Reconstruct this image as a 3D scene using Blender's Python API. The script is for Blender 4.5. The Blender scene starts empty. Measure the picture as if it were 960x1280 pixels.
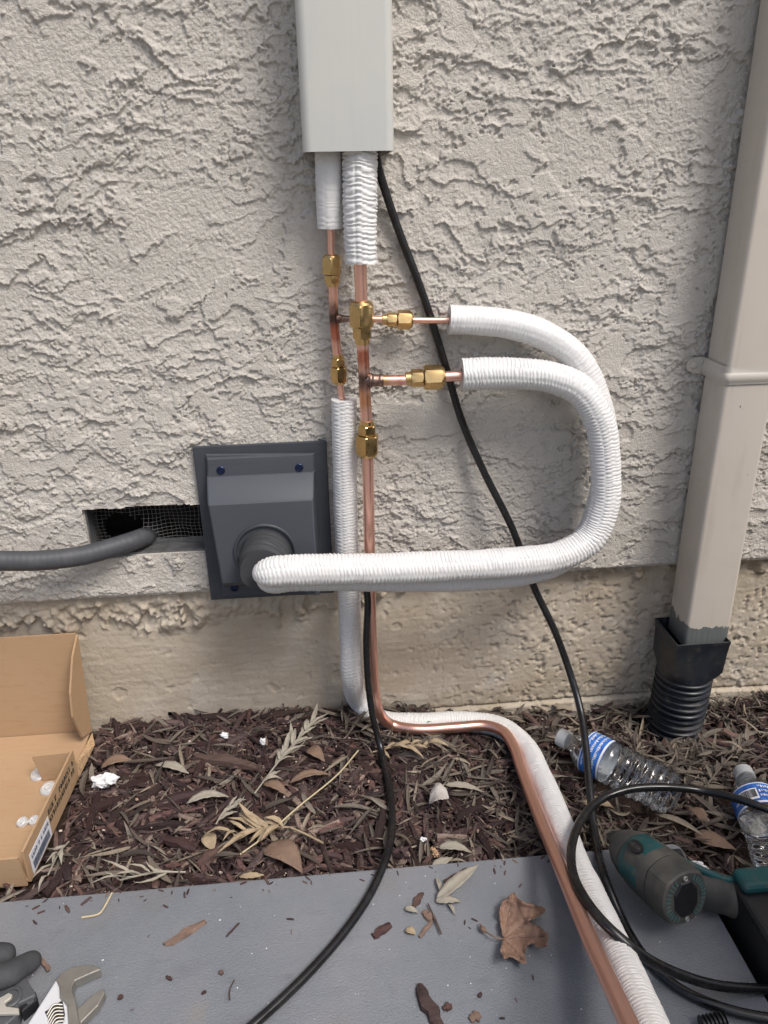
import bpy, bmesh, math, random
import numpy as np
from mathutils import Matrix, Vector, geometry
random.seed(7); RNG = np.random.default_rng(7)
SC = bpy.context.scene; COL = SC.collection
R_ = math.radians

# ------------------------------------------------------------------ camera
FPX, CX, CY, CAMH, CAMD = 950.0, 480.0, 640.0, 0.83, 1.05
def _cam_axes(yaw):
    n = np.array([(525 - CX) / FPX, -(2870 - CY) / FPX, -1.0]); n /= np.linalg.norm(n)
    up = -n; fwd = np.array([0, 0, -1.0]); fh = fwd - up * (fwd @ up); fh /= np.linalg.norm(fh)
    rh = np.cross(fh, up); c, s = math.cos(yaw), math.sin(yaw)
    return np.array([c * rh + s * fh, c * fh - s * rh, up])
RC = _cam_axes(R_(4.6)); CAM = np.array([0, -CAMD, CAMH])
cam = bpy.data.objects.new('camera', bpy.data.cameras.new('camera')); COL.objects.link(cam)
cam.matrix_world = Matrix([list(RC[i]) + [CAM[i]] for i in range(3)] + [[0, 0, 0, 1]])
cam.data.sensor_fit = 'VERTICAL'; cam.data.sensor_height = 36; cam.data.lens = 36 * FPX / 1280
cam.data.clip_start = 0.01; cam.data.clip_end = 500
SC.camera = cam
# ------------------------------------------------------------------ light
SUN_EL, SUN_AZ = 55, 40            # degrees above the horizon, degrees left of the camera side
W = bpy.data.worlds.new('World'); SC.world = W; W.use_nodes = True
nt = W.node_tree; bg = nt.nodes['Background']; sky = nt.nodes.new('ShaderNodeTexSky')
sky.sky_type = 'NISHITA'; sky.sun_disc = False; sky.sun_elevation = R_(SUN_EL)
sky.sun_rotation = R_(180 - SUN_AZ); sky.air_density = 1.0; sky.dust_density = 4.0; sky.ozone_density = 0.6
nt.links.new(sky.outputs[0], bg.inputs[0]); bg.inputs[1].default_value = 0.12
sl = bpy.data.lights.new('sun', 'SUN'); sl.energy = 2.0; sl.angle = R_(20); sl.color = (1, 0.97, 0.93)
sun = bpy.data.objects.new('sun', sl); COL.objects.link(sun)
d_ = Vector((math.sin(R_(SUN_AZ)) * math.cos(R_(SUN_EL)), -math.cos(R_(SUN_AZ)) * math.cos(R_(SUN_EL)), math.sin(R_(SUN_EL))))
sun.rotation_euler = d_.to_track_quat('Z', 'Y').to_euler(); sun.location = d_ * 5
vs = SC.view_settings; vs.view_transform = 'Standard'; vs.look = 'None'; vs.gamma = 1; vs.exposure = 0.37; vs.use_curve_mapping = False
try:
    SC.cycles.use_denoising = True; SC.cycles.use_adaptive_sampling = False; SC.cycles.max_bounces = 10; SC.cycles.sample_clamp_direct = 6; SC.cycles.sample_clamp_indirect = 3; SC.cycles.transmission_bounces = 10
except Exception: pass

# ------------------------------------------------------------------ real positions from sight lines
def _ray(px, py): return RC @ np.array([(px - CX) / FPX, -(py - CY) / FPX, -1.0])
def at(px, py, d=0.0):               # point at distance d in front of the wall face
    r = _ray(px, py); return CAM + (-d - CAM[1]) / r[1] * r
def gr(px, py, z=0.0):               # point at height z
    r = _ray(px, py); return CAM + (z - CAM[2]) / r[2] * r

# ------------------------------------------------------------------ noise
def _h(ix, iy, s):
    n = (ix.astype(np.int64) * 374761393 + iy.astype(np.int64) * 668265263 + s * 974634777) & 0xFFFFFFFF
    n = ((n ^ (n >> 13)) * 1274126177) & 0xFFFFFFFF
    return ((n ^ (n >> 16)) & 0xFFFF) / 65535.0
def vn(x, y, s=0):                    # gradient-free value noise, about -1..1
    ix, iy = np.floor(x), np.floor(y); fx, fy = x - ix, y - iy
    fx = fx * fx * fx * (fx * (fx * 6 - 15) + 10); fy = fy * fy * fy * (fy * (fy * 6 - 15) + 10)
    a, b, c, d = _h(ix, iy, s), _h(ix + 1, iy, s), _h(ix, iy + 1, s), _h(ix + 1, iy + 1, s)
    return 2 * ((a + (b - a) * fx) * (1 - fy) + (c + (d - c) * fx) * fy) - 1
def fbm(x, y, s=0, o=4, g=0.5):
    v = 0; a = 1; t = 0; c, sn = math.cos(.65), math.sin(.65)
    for k in range(o):
        v = v + a * vn(x, y, s + k * 17); t += a; a *= g
        x, y = (x * c - y * sn) * 2.03, (x * sn + y * c) * 2.03
    return v / t
def sst(a, b, x): t = np.clip((x - a) / (b - a), 0, 1); return t * t * (3 - 2 * t)

# ------------------------------------------------------------------ object helpers
def tag(o, label=None, cat=None, group=None, kind=None):
    if label: o['label'] = label
    if cat: o['category'] = cat
    if group: o['group'] = group
    if kind: o['kind'] = kind
    return o
def thing(name, loc, label, cat, group=None):
    o = bpy.data.objects.new(name, None); o.empty_display_size = 0.02; COL.objects.link(o)
    o.location = [float(c) for c in loc]; return tag(o, label, cat, group)
def build(name, V, F, m, parent=None, smooth=True, col=None, auto=None):
    V = np.asarray(V, dtype=np.float64).reshape(-1, 3)
    if parent is not None: off = np.array(wloc(parent))
    else: off = np.array([(V[:, 0].min() + V[:, 0].max()) / 2, (V[:, 1].min() + V[:, 1].max()) / 2, V[:, 2].min()])
    me = bpy.data.meshes.new(name); L = V - off
    if isinstance(F, np.ndarray) and F.ndim == 2:
        k = F.shape[1]; n = len(F)
        me.vertices.add(len(L)); me.vertices.foreach_set('co', L.astype(np.float32).ravel())
        me.loops.add(n * k); me.loops.foreach_set('vertex_index', F.astype(np.int32).ravel())
        me.polygons.add(n); me.polygons.foreach_set('loop_start', np.arange(0, n * k, k, dtype=np.int32))
        try: me.polygons.foreach_set('loop_total', np.full(n, k, dtype=np.int32))
        except Exception: pass
        me.update(calc_edges=True); me.validate()
    else:
        me.from_pydata(L.tolist(), [], [list(map(int, f)) for f in F]); me.update()
    if smooth: me.polygons.foreach_set('use_smooth', np.ones(len(me.polygons), dtype=bool))
    if smooth and auto:
        try: me.set_sharp_from_angle(angle=R_(auto))
        except Exception: pass
    if col is not None:
        a = me.color_attributes.new('tint', 'FLOAT_COLOR', 'POINT')
        c = np.asarray(col, dtype=np.float32)
        if c.shape[1] == 3: c = np.hstack([c, np.ones((len(c), 1), dtype=np.float32)])
        a.data.foreach_set('color', c.ravel())
    me.materials.append(m); o = bpy.data.objects.new(name, me); COL.objects.link(o)
    if parent is not None: o.parent = parent
    else: o.location = off
    return o
def wloc(o):
    p = Vector((0, 0, 0))
    while o is not None: p = p + o.location; o = o.parent
    return p
class MB:                              # collects shapes into one mesh
    def __init__(s): s.v = []; s.f = []; s.c = []
    def add(s, V, F, c=None):
        b = sum(len(x) for x in s.v); V = np.asarray(V, float).reshape(-1, 3); s.v.append(V)
        s.f += [[int(i) + b for i in f] for f in F]
        s.c.append(np.tile(c if c is not None else (1, 1, 1), (len(V), 1))); return s
    def build(s, name, m, parent=None, smooth=True, auto=35, col=False):
        return build(name, np.vstack(s.v), s.f, m, parent, smooth, np.vstack(s.c) if col else None, auto)
def box(x0, x1, y0, y1, z0, z1):
    V = [(x, y, z) for z in (z0, z1) for y in (y0, y1) for x in (x0, x1)]
    return V, [(0, 2, 3, 1), (4, 5, 7, 6), (0, 1, 5, 4), (2, 6, 7, 3), (0, 4, 6, 2), (1, 3, 7, 5)]
def bevel(o, w=0.002, seg=2, ang=35):
    md = o.modifiers.new('bevel', 'BEVEL'); md.width = w; md.segments = seg; md.limit_method = 'ANGLE'; md.angle_limit = R_(ang); return o
def spline(P, step=0.004):             # Catmull-Rom, resampled by length
    P = np.asarray(P, float); Q = np.vstack([2 * P[0] - P[1], P, 2 * P[-1] - P[-2]]); out = []
    for i in range(1, len(Q) - 2):
        p0, p1, p2, p3 = Q[i - 1:i + 3]
        t0 = 0; t1 = max(np.linalg.norm(p1 - p0), 1e-6) ** .5; t2 = t1 + max(np.linalg.norm(p2 - p1), 1e-6) ** .5; t3 = t2 + max(np.linalg.norm(p3 - p2), 1e-6) ** .5
        t = np.linspace(t1, t2, 24, endpoint=False)[:, None]
        a1 = (t1 - t) / (t1 - t0) * p0 + (t - t0) / (t1 - t0) * p1; a2 = (t2 - t) / (t2 - t1) * p1 + (t - t1) / (t2 - t1) * p2
        a3 = (t3 - t) / (t3 - t2) * p2 + (t - t2) / (t3 - t2) * p3
        b1 = (t2 - t) / (t2 - t0) * a1 + (t - t0) / (t2 - t0) * a2; b2 = (t3 - t) / (t3 - t1) * a2 + (t - t1) / (t3 - t1) * a3
        out.append((t2 - t) / (t2 - t1) * b1 + (t - t1) / (t2 - t1) * b2)
    C = np.vstack(out + [P[-1:]]); s = np.r_[0, np.cumsum(np.linalg.norm(np.diff(C, axis=0), axis=1))]
    n = max(2, int(round(s[-1] / step)) + 1); u = np.linspace(0, s[-1], n)
    return np.stack([np.interp(u, s, C[:, k]) for k in range(3)], 1), u
def sweep(C, S, rad, segs=16, caps=True, up0=(0, 0, 1), flat=1.0):
    T = np.gradient(C, axis=0); T /= np.linalg.norm(T, axis=1)[:, None]
    n = np.array(up0, float); n = n - T[0] * (n @ T[0])
    if np.linalg.norm(n) < 1e-3: n = np.array([1.0, 0, 0]); n = n - T[0] * (n @ T[0])
    N = []
    for t in T: n = n - t * (n @ t); n = n / np.linalg.norm(n); N.append(n)
    N = np.array(N); B = np.cross(T, N); th = np.linspace(0, 2 * np.pi, segs, endpoint=False)
    r = rad(S[:, None], th[None, :]) if callable(rad) else np.full((len(C), segs), rad)
    r = np.broadcast_to(r, (len(C), segs))
    V = C[:, None, :] + r[..., None] * (np.cos(th)[None, :, None] * N[:, None, :] + flat * np.sin(th)[None, :, None] * B[:, None, :])
    i = np.arange(len(C) - 1)[:, None] * segs; j = np.arange(segs)[None, :]; k = (j + 1) % segs
    F = np.stack([i + j, i + k, i + segs + k, i + segs + j], -1).reshape(-1, 4)
    V = V.reshape(-1, 3)
    if caps:
        m = len(V); V = np.vstack([V, C[0], C[-1]]); L = (len(C) - 1) * segs; j = np.arange(segs); k = (j + 1) % segs
        F = np.vstack([F, np.stack([np.full(segs, m), k, j, j][:3] + [j], -1) if False else np.stack([np.full(segs, m), k, j, np.full(segs, m)], -1),
                       np.stack([np.full(segs, m + 1), L + j, L + k, np.full(segs, m + 1)], -1)])
        F = [list(dict.fromkeys(f)) for f in F.tolist()]
    return V, F
def tube(name, P, r, m, parent=None, segs=16, step=0.004, caps=True, col=None, up0=(0, 0, 1), flat=1.0):
    C, S = spline(P, step) if len(P) > 2 else (np.linspace(P[0], P[-1], max(2, int(np.linalg.norm(np.subtract(P[-1], P[0])) / step) + 1)), None)
    if S is None: S = np.r_[0, np.cumsum(np.linalg.norm(np.diff(C, axis=0), axis=1))]
    V, F = sweep(C, S, r, segs, caps, up0, flat)
    cc = None
    if col is not None: cc = col(V)
    return build(name, V, F, m, parent, True, cc, 40)
def lathe_axis(p0, axis, prof, segs=40, face=None):   # prof: list of (t along the axis, radius or ('h', r, limit))
    a = np.array(axis, float); a /= np.linalg.norm(a); n = np.cross(a, (0.3, 0.5, 0.81)); n /= np.linalg.norm(n)
    if face is not None:
        n = np.array(face, float) - a * np.dot(face, a); n /= np.linalg.norm(n)
    b = np.cross(a, n)
    th = np.linspace(0, 2 * np.pi, segs, endpoint=False); V = []
    for t, r in prof:
        if isinstance(r, tuple):
            q = (th + np.pi / 6) % (np.pi / 3) - np.pi / 6; rr = np.minimum(r[1] / np.cos(q), r[2])
        else: rr = np.full(segs, r)
        V.append(np.array(p0) + a * t + rr[:, None] * (np.cos(th)[:, None] * n + np.sin(th)[:, None] * b))
    n_ = len(prof); V = np.vstack(V)
    F = [(i * segs + j, i * segs + (j + 1) % segs, (i + 1) * segs + (j + 1) % segs, (i + 1) * segs + j) for i in range(n_ - 1) for j in range(segs)]
    F += [tuple(range(segs))[::-1], tuple((n_ - 1) * segs + j for j in range(segs))]
    return V, F
def prism(poly, z0, z1, top_in=0.0):
    n = len(poly); c = np.mean(poly, 0)
    V = [(x, y, z0) for x, y in poly] + [(x + (c[0] - x) * top_in, y + (c[1] - y) * top_in, z1) for x, y in poly]
    F = [tuple(range(n))[::-1], tuple(range(n, 2 * n))] + [(i, (i + 1) % n, n + (i + 1) % n, n + i) for i in range(n)]
    a = sum(poly[i][0] * poly[(i + 1) % n][1] - poly[(i + 1) % n][0] * poly[i][1] for i in range(n))
    if a < 0: F = [tuple(reversed(f)) for f in F]
    return V, F
def quad_slab(p00, p10, p11, p01, t):   # a flat sheet with thickness t along its normal
    P = np.array([p00, p10, p11, p01], float); nrm = np.cross(P[1] - P[0], P[3] - P[0]); nrm /= np.linalg.norm(nrm)
    V = np.vstack([P, P + nrm * t]); return V, [(3, 2, 1, 0), (4, 5, 6, 7), (0, 1, 5, 4), (1, 2, 6, 5), (2, 3, 7, 6), (3, 0, 4, 7)]
def glyphs(o, u, v, n, rows, length, hgt, gap, seed=1, fill=.62):    # tiny printed characters too small to read
    rnd = random.Random(seed); mb = MB(); o, u, v, n = [np.array(q, float) for q in (o, u, v, n)]; px = hgt / 5
    for r in range(rows):
        x = 0
        while x < length:
            if rnd.random() < .14: x += px * 3; continue
            for gy in range(5):
                run = [rnd.random() < fill or gx == 0 for gx in range(3)]
                gx = 0
                while gx < 3:
                    if run[gx]:
                        e = gx
                        while e < 3 and run[e]: e += 1
                        a = o + u * (x + gx * px) + v * (-(r * gap) - gy * px)
                        mb.add([a, a + u * (e - gx) * px, a + u * (e - gx) * px - v * px, a - v * px], [(0, 1, 2, 3)]); gx = e
                    else: gx += 1
            x += px * 4
    return mb

# ------------------------------------------------------------------ materials
def mat(name, c, rough=.6, metal=0.0, mix=(), bump=(), attr=False, rnd=None, spec=None, trans=0, ior=None, rvar=0, coat=0, aniso=None, sss=0):
    m = bpy.data.materials.new(name); m.use_nodes = True; N = m.node_tree.nodes; L = m.node_tree.links.new
    b = N['Principled BSDF']; b.inputs['Roughness'].default_value = rough; b.inputs['Metallic'].default_value = metal
    if spec is not None: b.inputs['Specular IOR Level'].default_value = spec
    if trans: b.inputs['Transmission Weight'].default_value = trans
    if ior: b.inputs['IOR'].default_value = ior
    if coat: b.inputs['Coat Weight'].default_value = coat; b.inputs['Coat Roughness'].default_value = .25
    if sss: b.inputs['Subsurface Weight'].default_value = sss; b.inputs['Subsurface Radius'].default_value = (.01, .008, .006); b.inputs['Subsurface Scale'].default_value = .5
    tc = N.new('ShaderNodeTexCoord'); co = tc.outputs['Object']
    if attr:
        at_ = N.new('ShaderNodeAttribute'); at_.attribute_name = 'tint'; cur = at_.outputs['Color']
    elif rnd:
        oi = N.new('ShaderNodeObjectInfo'); rp = N.new('ShaderNodeValToRGB'); rp.color_ramp.interpolation = 'LINEAR'
        e = rp.color_ramp.elements
        for i, q in enumerate(rnd):
            el = e[i] if i < 2 else e.new(1); el.position = i / (len(rnd) - 1)
        for i, q in enumerate(rnd): e[i].color = (*q, 1)
        L(oi.outputs['Random'], rp.inputs[0]); cur = rp.outputs[0]
    else:
        r = N.new('ShaderNodeRGB'); r.outputs[0].default_value = (*c, 1); cur = r.outputs[0]
    def stretch(st):
        if st is None: return co
        mp = N.new('ShaderNodeMapping'); mp.inputs['Scale'].default_value = st; L(co, mp.inputs[0]); return mp.outputs[0]
    fac = None
    for q in mix:                       # (scale, colour, lo, hi, amount, stretch, detail)
        sc, c2, lo, hi, am = q[:5]; st = q[5] if len(q) > 5 else None; dt = q[6] if len(q) > 6 else 5
        tx = N.new('ShaderNodeTexNoise'); tx.inputs['Scale'].default_value = sc; tx.inputs['Detail'].default_value = dt; tx.inputs['Roughness'].default_value = .6
        L(stretch(st), tx.inputs['Vector'])
        mr = N.new('ShaderNodeMapRange'); mr.inputs[1].default_value = lo; mr.inputs[2].default_value = hi; mr.inputs[4].default_value = am
        L(tx.outputs['Fac'], mr.inputs[0]); mx = N.new('ShaderNodeMix'); mx.data_type = 'RGBA'
        L(mr.outputs[0], mx.inputs[0]); L(cur, mx.inputs[6]); mx.inputs[7].default_value = (*c2, 1); cur = mx.outputs[2]; fac = mr.outputs[0]
    L(cur, b.inputs['Base Color'])
    if rvar:
        tx = N.new('ShaderNodeTexNoise'); tx.inputs['Scale'].default_value = 60; tx.inputs['Detail'].default_value = 4; L(co, tx.inputs['Vector'])
        mr = N.new('ShaderNodeMapRange'); mr.inputs[1].default_value = .3; mr.inputs[2].default_value = .7; mr.inputs[3].default_value = max(0, rough - rvar); mr.inputs[4].default_value = min(1, rough + rvar)
        L(tx.outputs['Fac'], mr.inputs[0]); L(mr.outputs[0], b.inputs['Roughness'])
    prev = None
    for q in bump:                      # (scale, strength, distance, stretch)
        tx = N.new('ShaderNodeTexNoise'); tx.inputs['Scale'].default_value = q[0]; tx.inputs['Detail'].default_value = 3; L(stretch(q[3] if len(q) > 3 else None), tx.inputs['Vector'])
        bp = N.new('ShaderNodeBump'); bp.inputs['Strength'].default_value = q[1]; bp.inputs['Distance'].default_value = q[2]; L(tx.outputs['Fac'], bp.inputs['Height'])
        if prev is not None: L(prev, bp.inputs['Normal'])
        prev = bp.outputs[0]
    if prev is not None: L(prev, b.inputs['Normal'])
    m['b'] = 1
    return m
M = {}
M['stucco'] = mat('painted_stucco', (.56, .525, .475), .92, mix=[(9, (.50, .475, .43), .40, .72, .7), (2.2, (.525, .495, .45), .42, .66, .6), (5, (.46, .42, .36), .6, .75, .5, (2.5, 2.5, .4)), (60, (.40, .36, .31), .62, .75, .35)], bump=[(480, 1.0, .0016), (1000, .8, .0010)], spec=.15)
M['concrete'] = mat('footing_concrete', (.475, .415, .335), .93, mix=[(5, (.41, .34, .25), .42, .68, .85, (1, 1, 2.2)), (12, (.54, .50, .43), .5, .72, .7), (40, (.30, .23, .16), .60, .76, .5), (150, (.16, .125, .09), .64, .74, .7), (320, (.52, .47, .40), .6, .75, .5)], bump=[(240, .45, .0014), (700, .4, .0008)], spec=.1)
M['yard'] = mat('dry_yard_ground', (.24, .215, .18), .95, mix=[(3, (.30, .27, .23), .4, .7, .7), (40, (.15, .13, .10), .5, .7, .6)], bump=[(60, .6, .01)], spec=.1)
M['soil'] = mat('dark_soil', (.045, .030, .024), .95, mix=[(40, (.09, .06, .045), .45, .7, .8), (220, (.02, .014, .012), .5, .65, .7)], bump=[(180, .9, .004), (600, .6, .0015)], spec=.1)
M['bark'] = mat('shredded_bark', (.05, .03, .03), .78, attr=True, mix=[(70, (.022, .013, .013), .45, .7, .6, (1, 6, 1))], bump=[(260, .9, .002, (.25, 1, 1))], spec=.35)
M['bark_piece'] = mat('bark_piece', (.05, .03, .03), .75, rnd=[(.036, .019, .020), (.072, .037, .034), (.100, .057, .047), (.046, .028, .028), (.12, .078, .062)], mix=[(90, (.018, .010, .011), .45, .7, .6, (.2, 1, 1)), (30, (.12, .085, .07), .6, .8, .4)], bump=[(240, 1, .002, (.2, 1, 1))], spec=.35)
M['litter'] = mat('leaf_litter', (.15, .12, .09), .8, attr=True, mix=[(150, (.05, .04, .03), .5, .75, .5)], bump=[(300, .4, .001)], spec=.25)
M['leaf_piece'] = mat('leaf_piece', (.15, .12, .09), .75, rnd=[(.12, .10, .083), (.075, .06, .05), (.18, .152, .122), (.09, .072, .06), (.235, .195, .15), (.055, .043, .038)], mix=[(120, (.06, .045, .035), .5, .75, .5)], bump=[(300, .4, .001)], spec=.25)
M['tan_leaf'] = mat('tan_leaf', (.36, .28, .185), .7, mix=[(60, (.22, .16, .10), .45, .7, .7), (200, (.13, .09, .06), .6, .75, .5)], bump=[(250, .4, .001)], spec=.3)
M['grey_leaf'] = mat('grey_leaf', (.33, .30, .245), .72, mix=[(60, (.22, .19, .15), .45, .7, .7), (220, (.12, .09, .07), .62, .75, .5)], bump=[(250, .4, .001)], spec=.3)
M['brown_leaf'] = mat('brown_leaf', (.21, .14, .10), .7, mix=[(50, (.13, .085, .065), .45, .7, .7), (260, (.08, .05, .04), .6, .72, .6)], bump=[(220, .5, .001)], spec=.3)
M['plane_leaf'] = mat('plane_leaf', (.26, .165, .118), .68, mix=[(35, (.18, .105, .078), .42, .66, .8), (110, (.33, .23, .17), .55, .75, .5), (400, (.16, .09, .06), .62, .72, .6)], bump=[(160, .5, .0015), (500, .3, .0006)], spec=.3)
M['pad'] = mat('grey_pad_plastic', (.178, .196, .220), .44, mix=[(6, (.222, .228, .25), .4, .7, .7), (2.3, (.27, .275, .295), .46, .66, .8), (9, (.145, .15, .17), .60, .75, .6, (1, 3, 1)), (14, (.26, .258, .262), .60, .78, .5), (7, (.205, .178, .150), .57, .74, .5), (420, (.28, .29, .32), .60, .74, .4), (38, (.125, .13, .15), .62, .78, .5)], bump=[(480, .9, .0012), (1100, .5, .0006)], spec=.5, rvar=.12)
M['cover'] = mat('grey_cover_plastic', (.54, .537, .50), .42, mix=[(8, (.47, .49, .475), .4, .7, .7), (30, (.46, .475, .46), .5, .8, .4, (6, 6, .25))], bump=[(240, .08, .0006, (1, 1, .01))], spec=.4)
M['foam'] = mat('white_insulation_film', (.665, .66, .65), .5, mix=[(25, (.66, .66, .66), .5, .8, .5), (90, (.56, .545, .52), .66, .82, .45)], bump=[(160, .25, .001), (700, .15, .0005)], spec=.45, rvar=.1)
M['foam_in'] = mat('foam_core', (.72, .71, .70), .9, bump=[(600, .5, .001)])
COPPER = (.87, .52, .425)
M['copper'] = mat('copper', COPPER, .31, .93, attr=True, mix=[(9, (.80, .46, .37), .5, .75, .4)])
M['solder'] = mat('burnt_braze', (.30, .20, .16), .40, .9, mix=[(160, (.08, .06, .06), .42, .66, .85), (90, (.42, .30, .22), .6, .75, .7)], bump=[(300, .5, .0015)])
M['brass'] = mat('brass', (.68, .475, .22), .30, 1.0, mix=[(45, (.52, .35, .15), .42, .7, .7), (210, (.34, .21, .07), .6, .75, .5)], bump=[(260, .12, .0006)], rvar=.1)
M['cable'] = mat('black_cable', (.008, .008, .009), .27, bump=[(300, .06, .0004)], mix=[(70, (.03, .03, .032), .5, .75, .5)], spec=.5, rvar=.1)
M['hood'] = mat('charcoal_plastic', (.066, .073, .086), .48, mix=[(9, (.074, .081, .094), .45, .7, .7), (35, (.11, .115, .125), .72, .82, .3)], bump=[(1200, .15, .0004)], spec=.3)
M['flange'] = mat('charcoal_flange', (.048, .053, .063), .5, mix=[(30, (.07, .075, .083), .5, .75, .6)], bump=[(1100, .2, .0004)], spec=.4)
M['screw'] = mat('blue_black_screw', (.015, .025, .07), .35, .6)
M['tape'] = mat('dark_grey_tape', (.045, .047, .051), .62, mix=[(40, (.06, .062, .067), .5, .7, .6)], bump=[(90, .25, .0015, (1, 1, 1))], spec=.4)
M['conduit'] = mat('grey_conduit', (.060, .063, .070), .55, mix=[(35, (.10, .10, .105), .5, .75, .6)], bump=[(300, .15, .0006)], spec=.4)
M['wire'] = mat('galvanised_wire', (.22, .22, .215), .5, .7, mix=[(120, (.12, .10, .08), .5, .7, .7)])
M['sheet'] = mat('vent_sheet_metal', (.20, .205, .21), .55, .6, mix=[(60, (.10, .10, .10), .45, .7, .7)], bump=[(200, .2, .001)])
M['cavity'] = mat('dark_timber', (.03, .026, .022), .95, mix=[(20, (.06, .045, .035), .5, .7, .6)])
M['paint'] = mat('cream_paint', (.535, .488, .43), .42, mix=[(4, (.50, .45, .385), .4, .7, .7), (26, (.47, .42, .37), .55, .75, .5), (16, (.40, .35, .29), .56, .78, .55, (3, 3, .35)), (70, (.20, .10, .07), .745, .765, .9, (1, 1, .6), 2)], bump=[(45, .1, .0012), (500, .08, .0004)], spec=.4)
M['zinc'] = mat('weathered_zinc', (.17, .18, .175), .58, .55, mix=[(14, (.25, .255, .24), .45, .7, .7, (1, 1, 3)), (70, (.10, .10, .10), .55, .72, .6)], bump=[(160, .2, .001)])
M['black_plastic'] = mat('black_drain_plastic', (.014, .017, .024), .40, mix=[(14, (.045, .044, .042), .45, .7, .8), (60, (.085, .072, .056), .56, .74, .6), (190, (.14, .12, .095), .64, .78, .5)], bump=[(300, .12, .0006)], spec=.45, rvar=.1)
M['card'] = mat('brown_cardboard', (.40, .265, .155), .8, mix=[(5, (.43, .29, .175), .4, .7, .6), (240, (.36, .215, .105), .52, .7, .5, (.15, 1, 1))], bump=[(140, .22, .0012, (1, .06, 1)), (700, .2, .0004)], spec=.25)
M['card_edge'] = mat('cut_card_edge', (.52, .35, .20), .9, mix=[(500, (.25, .15, .08), .45, .6, .8, (1, 1, .3))], bump=[(500, .8, .001)])
M['ink'] = mat('black_ink', (.03, .026, .022), .8)
M['inkblue'] = mat('grey_blue_ink', (.10, .12, .17), .7)
M['paper'] = mat('white_label_paper', (.74, .75, .80), .5)
M['steel'] = mat('nickel_plate', (.80, .80, .79), .34, .55, bump=[(200, .05, .0005)])
M['chrome'] = mat('satin_chrome', (.86, .88, .92), .36, .45, mix=[(40, (.70, .71, .73), .5, .75, .5)], bump=[(300, .05, .0005)], rvar=.08)
M['worn_steel'] = mat('worn_grey_steel', (.42, .40, .365), .46, .85, mix=[(30, (.30, .28, .25), .45, .7, .7), (130, (.15, .13, .11), .64, .74, .8)], bump=[(240, .3, .0008)])
M['dark_steel'] = mat('oily_dark_steel', (.07, .07, .075), .4, .8, mix=[(200, (.3, .3, .3), .6, .7, .5)])
M['pet'] = mat('clear_bottle', (.97, .98, .985), .02, trans=1, ior=1.33, bump=[(60, .12, .003)])
def thin_clear(name):
    m = bpy.data.materials.new(name); m.use_nodes = True; N = m.node_tree.nodes; L = m.node_tree.links.new; N.remove(N['Principled BSDF'])
    tr = N.new('ShaderNodeBsdfTransparent'); tr.inputs[0].default_value = (.90, .915, .925, 1); gl_ = N.new('ShaderNodeBsdfGlossy'); gl_.inputs['Roughness'].default_value = .12
    tc = N.new('ShaderNodeTexCoord'); tx = N.new('ShaderNodeTexNoise'); tx.inputs['Scale'].default_value = 75; tx.inputs['Detail'].default_value = 2; L(tc.outputs['Object'], tx.inputs['Vector'])
    bp = N.new('ShaderNodeBump'); bp.inputs['Strength'].default_value = .35; bp.inputs['Distance'].default_value = .004; L(tx.outputs['Fac'], bp.inputs['Height']); L(bp.outputs[0], gl_.inputs['Normal'])
    lw = N.new('ShaderNodeLayerWeight'); lw.inputs[0].default_value = .34; L(bp.outputs[0], lw.inputs['Normal']); mr = N.new('ShaderNodeMapRange'); mr.inputs[3].default_value = .05; mr.inputs[4].default_value = .80; L(lw.outputs['Fresnel'], mr.inputs[0])
    mx = N.new('ShaderNodeMixShader'); L(mr.outputs[0], mx.inputs[0]); L(tr.outputs[0], mx.inputs[1]); L(gl_.outputs[0], mx.inputs[2]); L(mx.outputs[0], N['Material Output'].inputs['Surface']); return m
M['pet'] = thin_clear('clear_bottle_wall')
M['cap'] = mat('translucent_cap', (.40, .41, .42), .35, sss=.3)
M['blue'] = mat('blue_label', (.03, .16, .55), .35, mix=[(60, (.02, .07, .32), .5, .62, .8), (90, (.10, .33, .75), .55, .68, .6, (1, 1, 1))], spec=.5)
M['white'] = mat('white_print', (.78, .79, .80), .45)
M['teal'] = mat('worn_teal_plastic', (.008, .075, .080), .5, mix=[(28, (.025, .045, .045), .42, .68, .8), (90, (.09, .082, .07), .54, .72, .65)], bump=[(200, .1, .0006)], spec=.4)
M['rubber'] = mat('dusty_rubber', (.052, .052, .050), .6, mix=[(24, (.12, .11, .092), .42, .68, .8), (150, (.12, .11, .095), .62, .76, .4)], bump=[(350, .3, .0008)], spec=.35)
M['black_tool'] = mat('black_tool_plastic', (.010, .010, .012), .5, mix=[(60, (.04, .038, .035), .55, .75, .5)], bump=[(400, .15, .0006)])
M['glove'] = mat('dark_glove_rubber', (.045, .048, .052), .72, mix=[(60, (.07, .073, .078), .45, .7, .6)], bump=[(420, .35, .001)], spec=.3)
M['tool_grey'] = mat('grey_tool_casting', (.075, .078, .085), .48, mix=[(50, (.11, .11, .115), .5, .7, .6)], bump=[(500, .2, .0006)])
M['bracket'] = mat('pale_bracket', (.60, .57, .50), .4, .5, bump=[(200, .1, .0006)])
M['scrap'] = mat('white_scrap', (.74, .75, .76), .7, bump=[(150, .6, .003)])
M['nutshell'] = mat('tan_shell', (.42, .28, .17), .5, mix=[(90, (.25, .15, .09), .5, .7, .7)])
M['wood'] = mat('brown_wood_sliver', (.19, .125, .095), .75, mix=[(60, (.10, .06, .045), .45, .7, .8, (.3, 1, 1)), (150, (.34, .25, .18), .6, .75, .5)], bump=[(260, .7, .0015)])
M['straw'] = mat('straw', (.50, .42, .26), .6)
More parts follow.
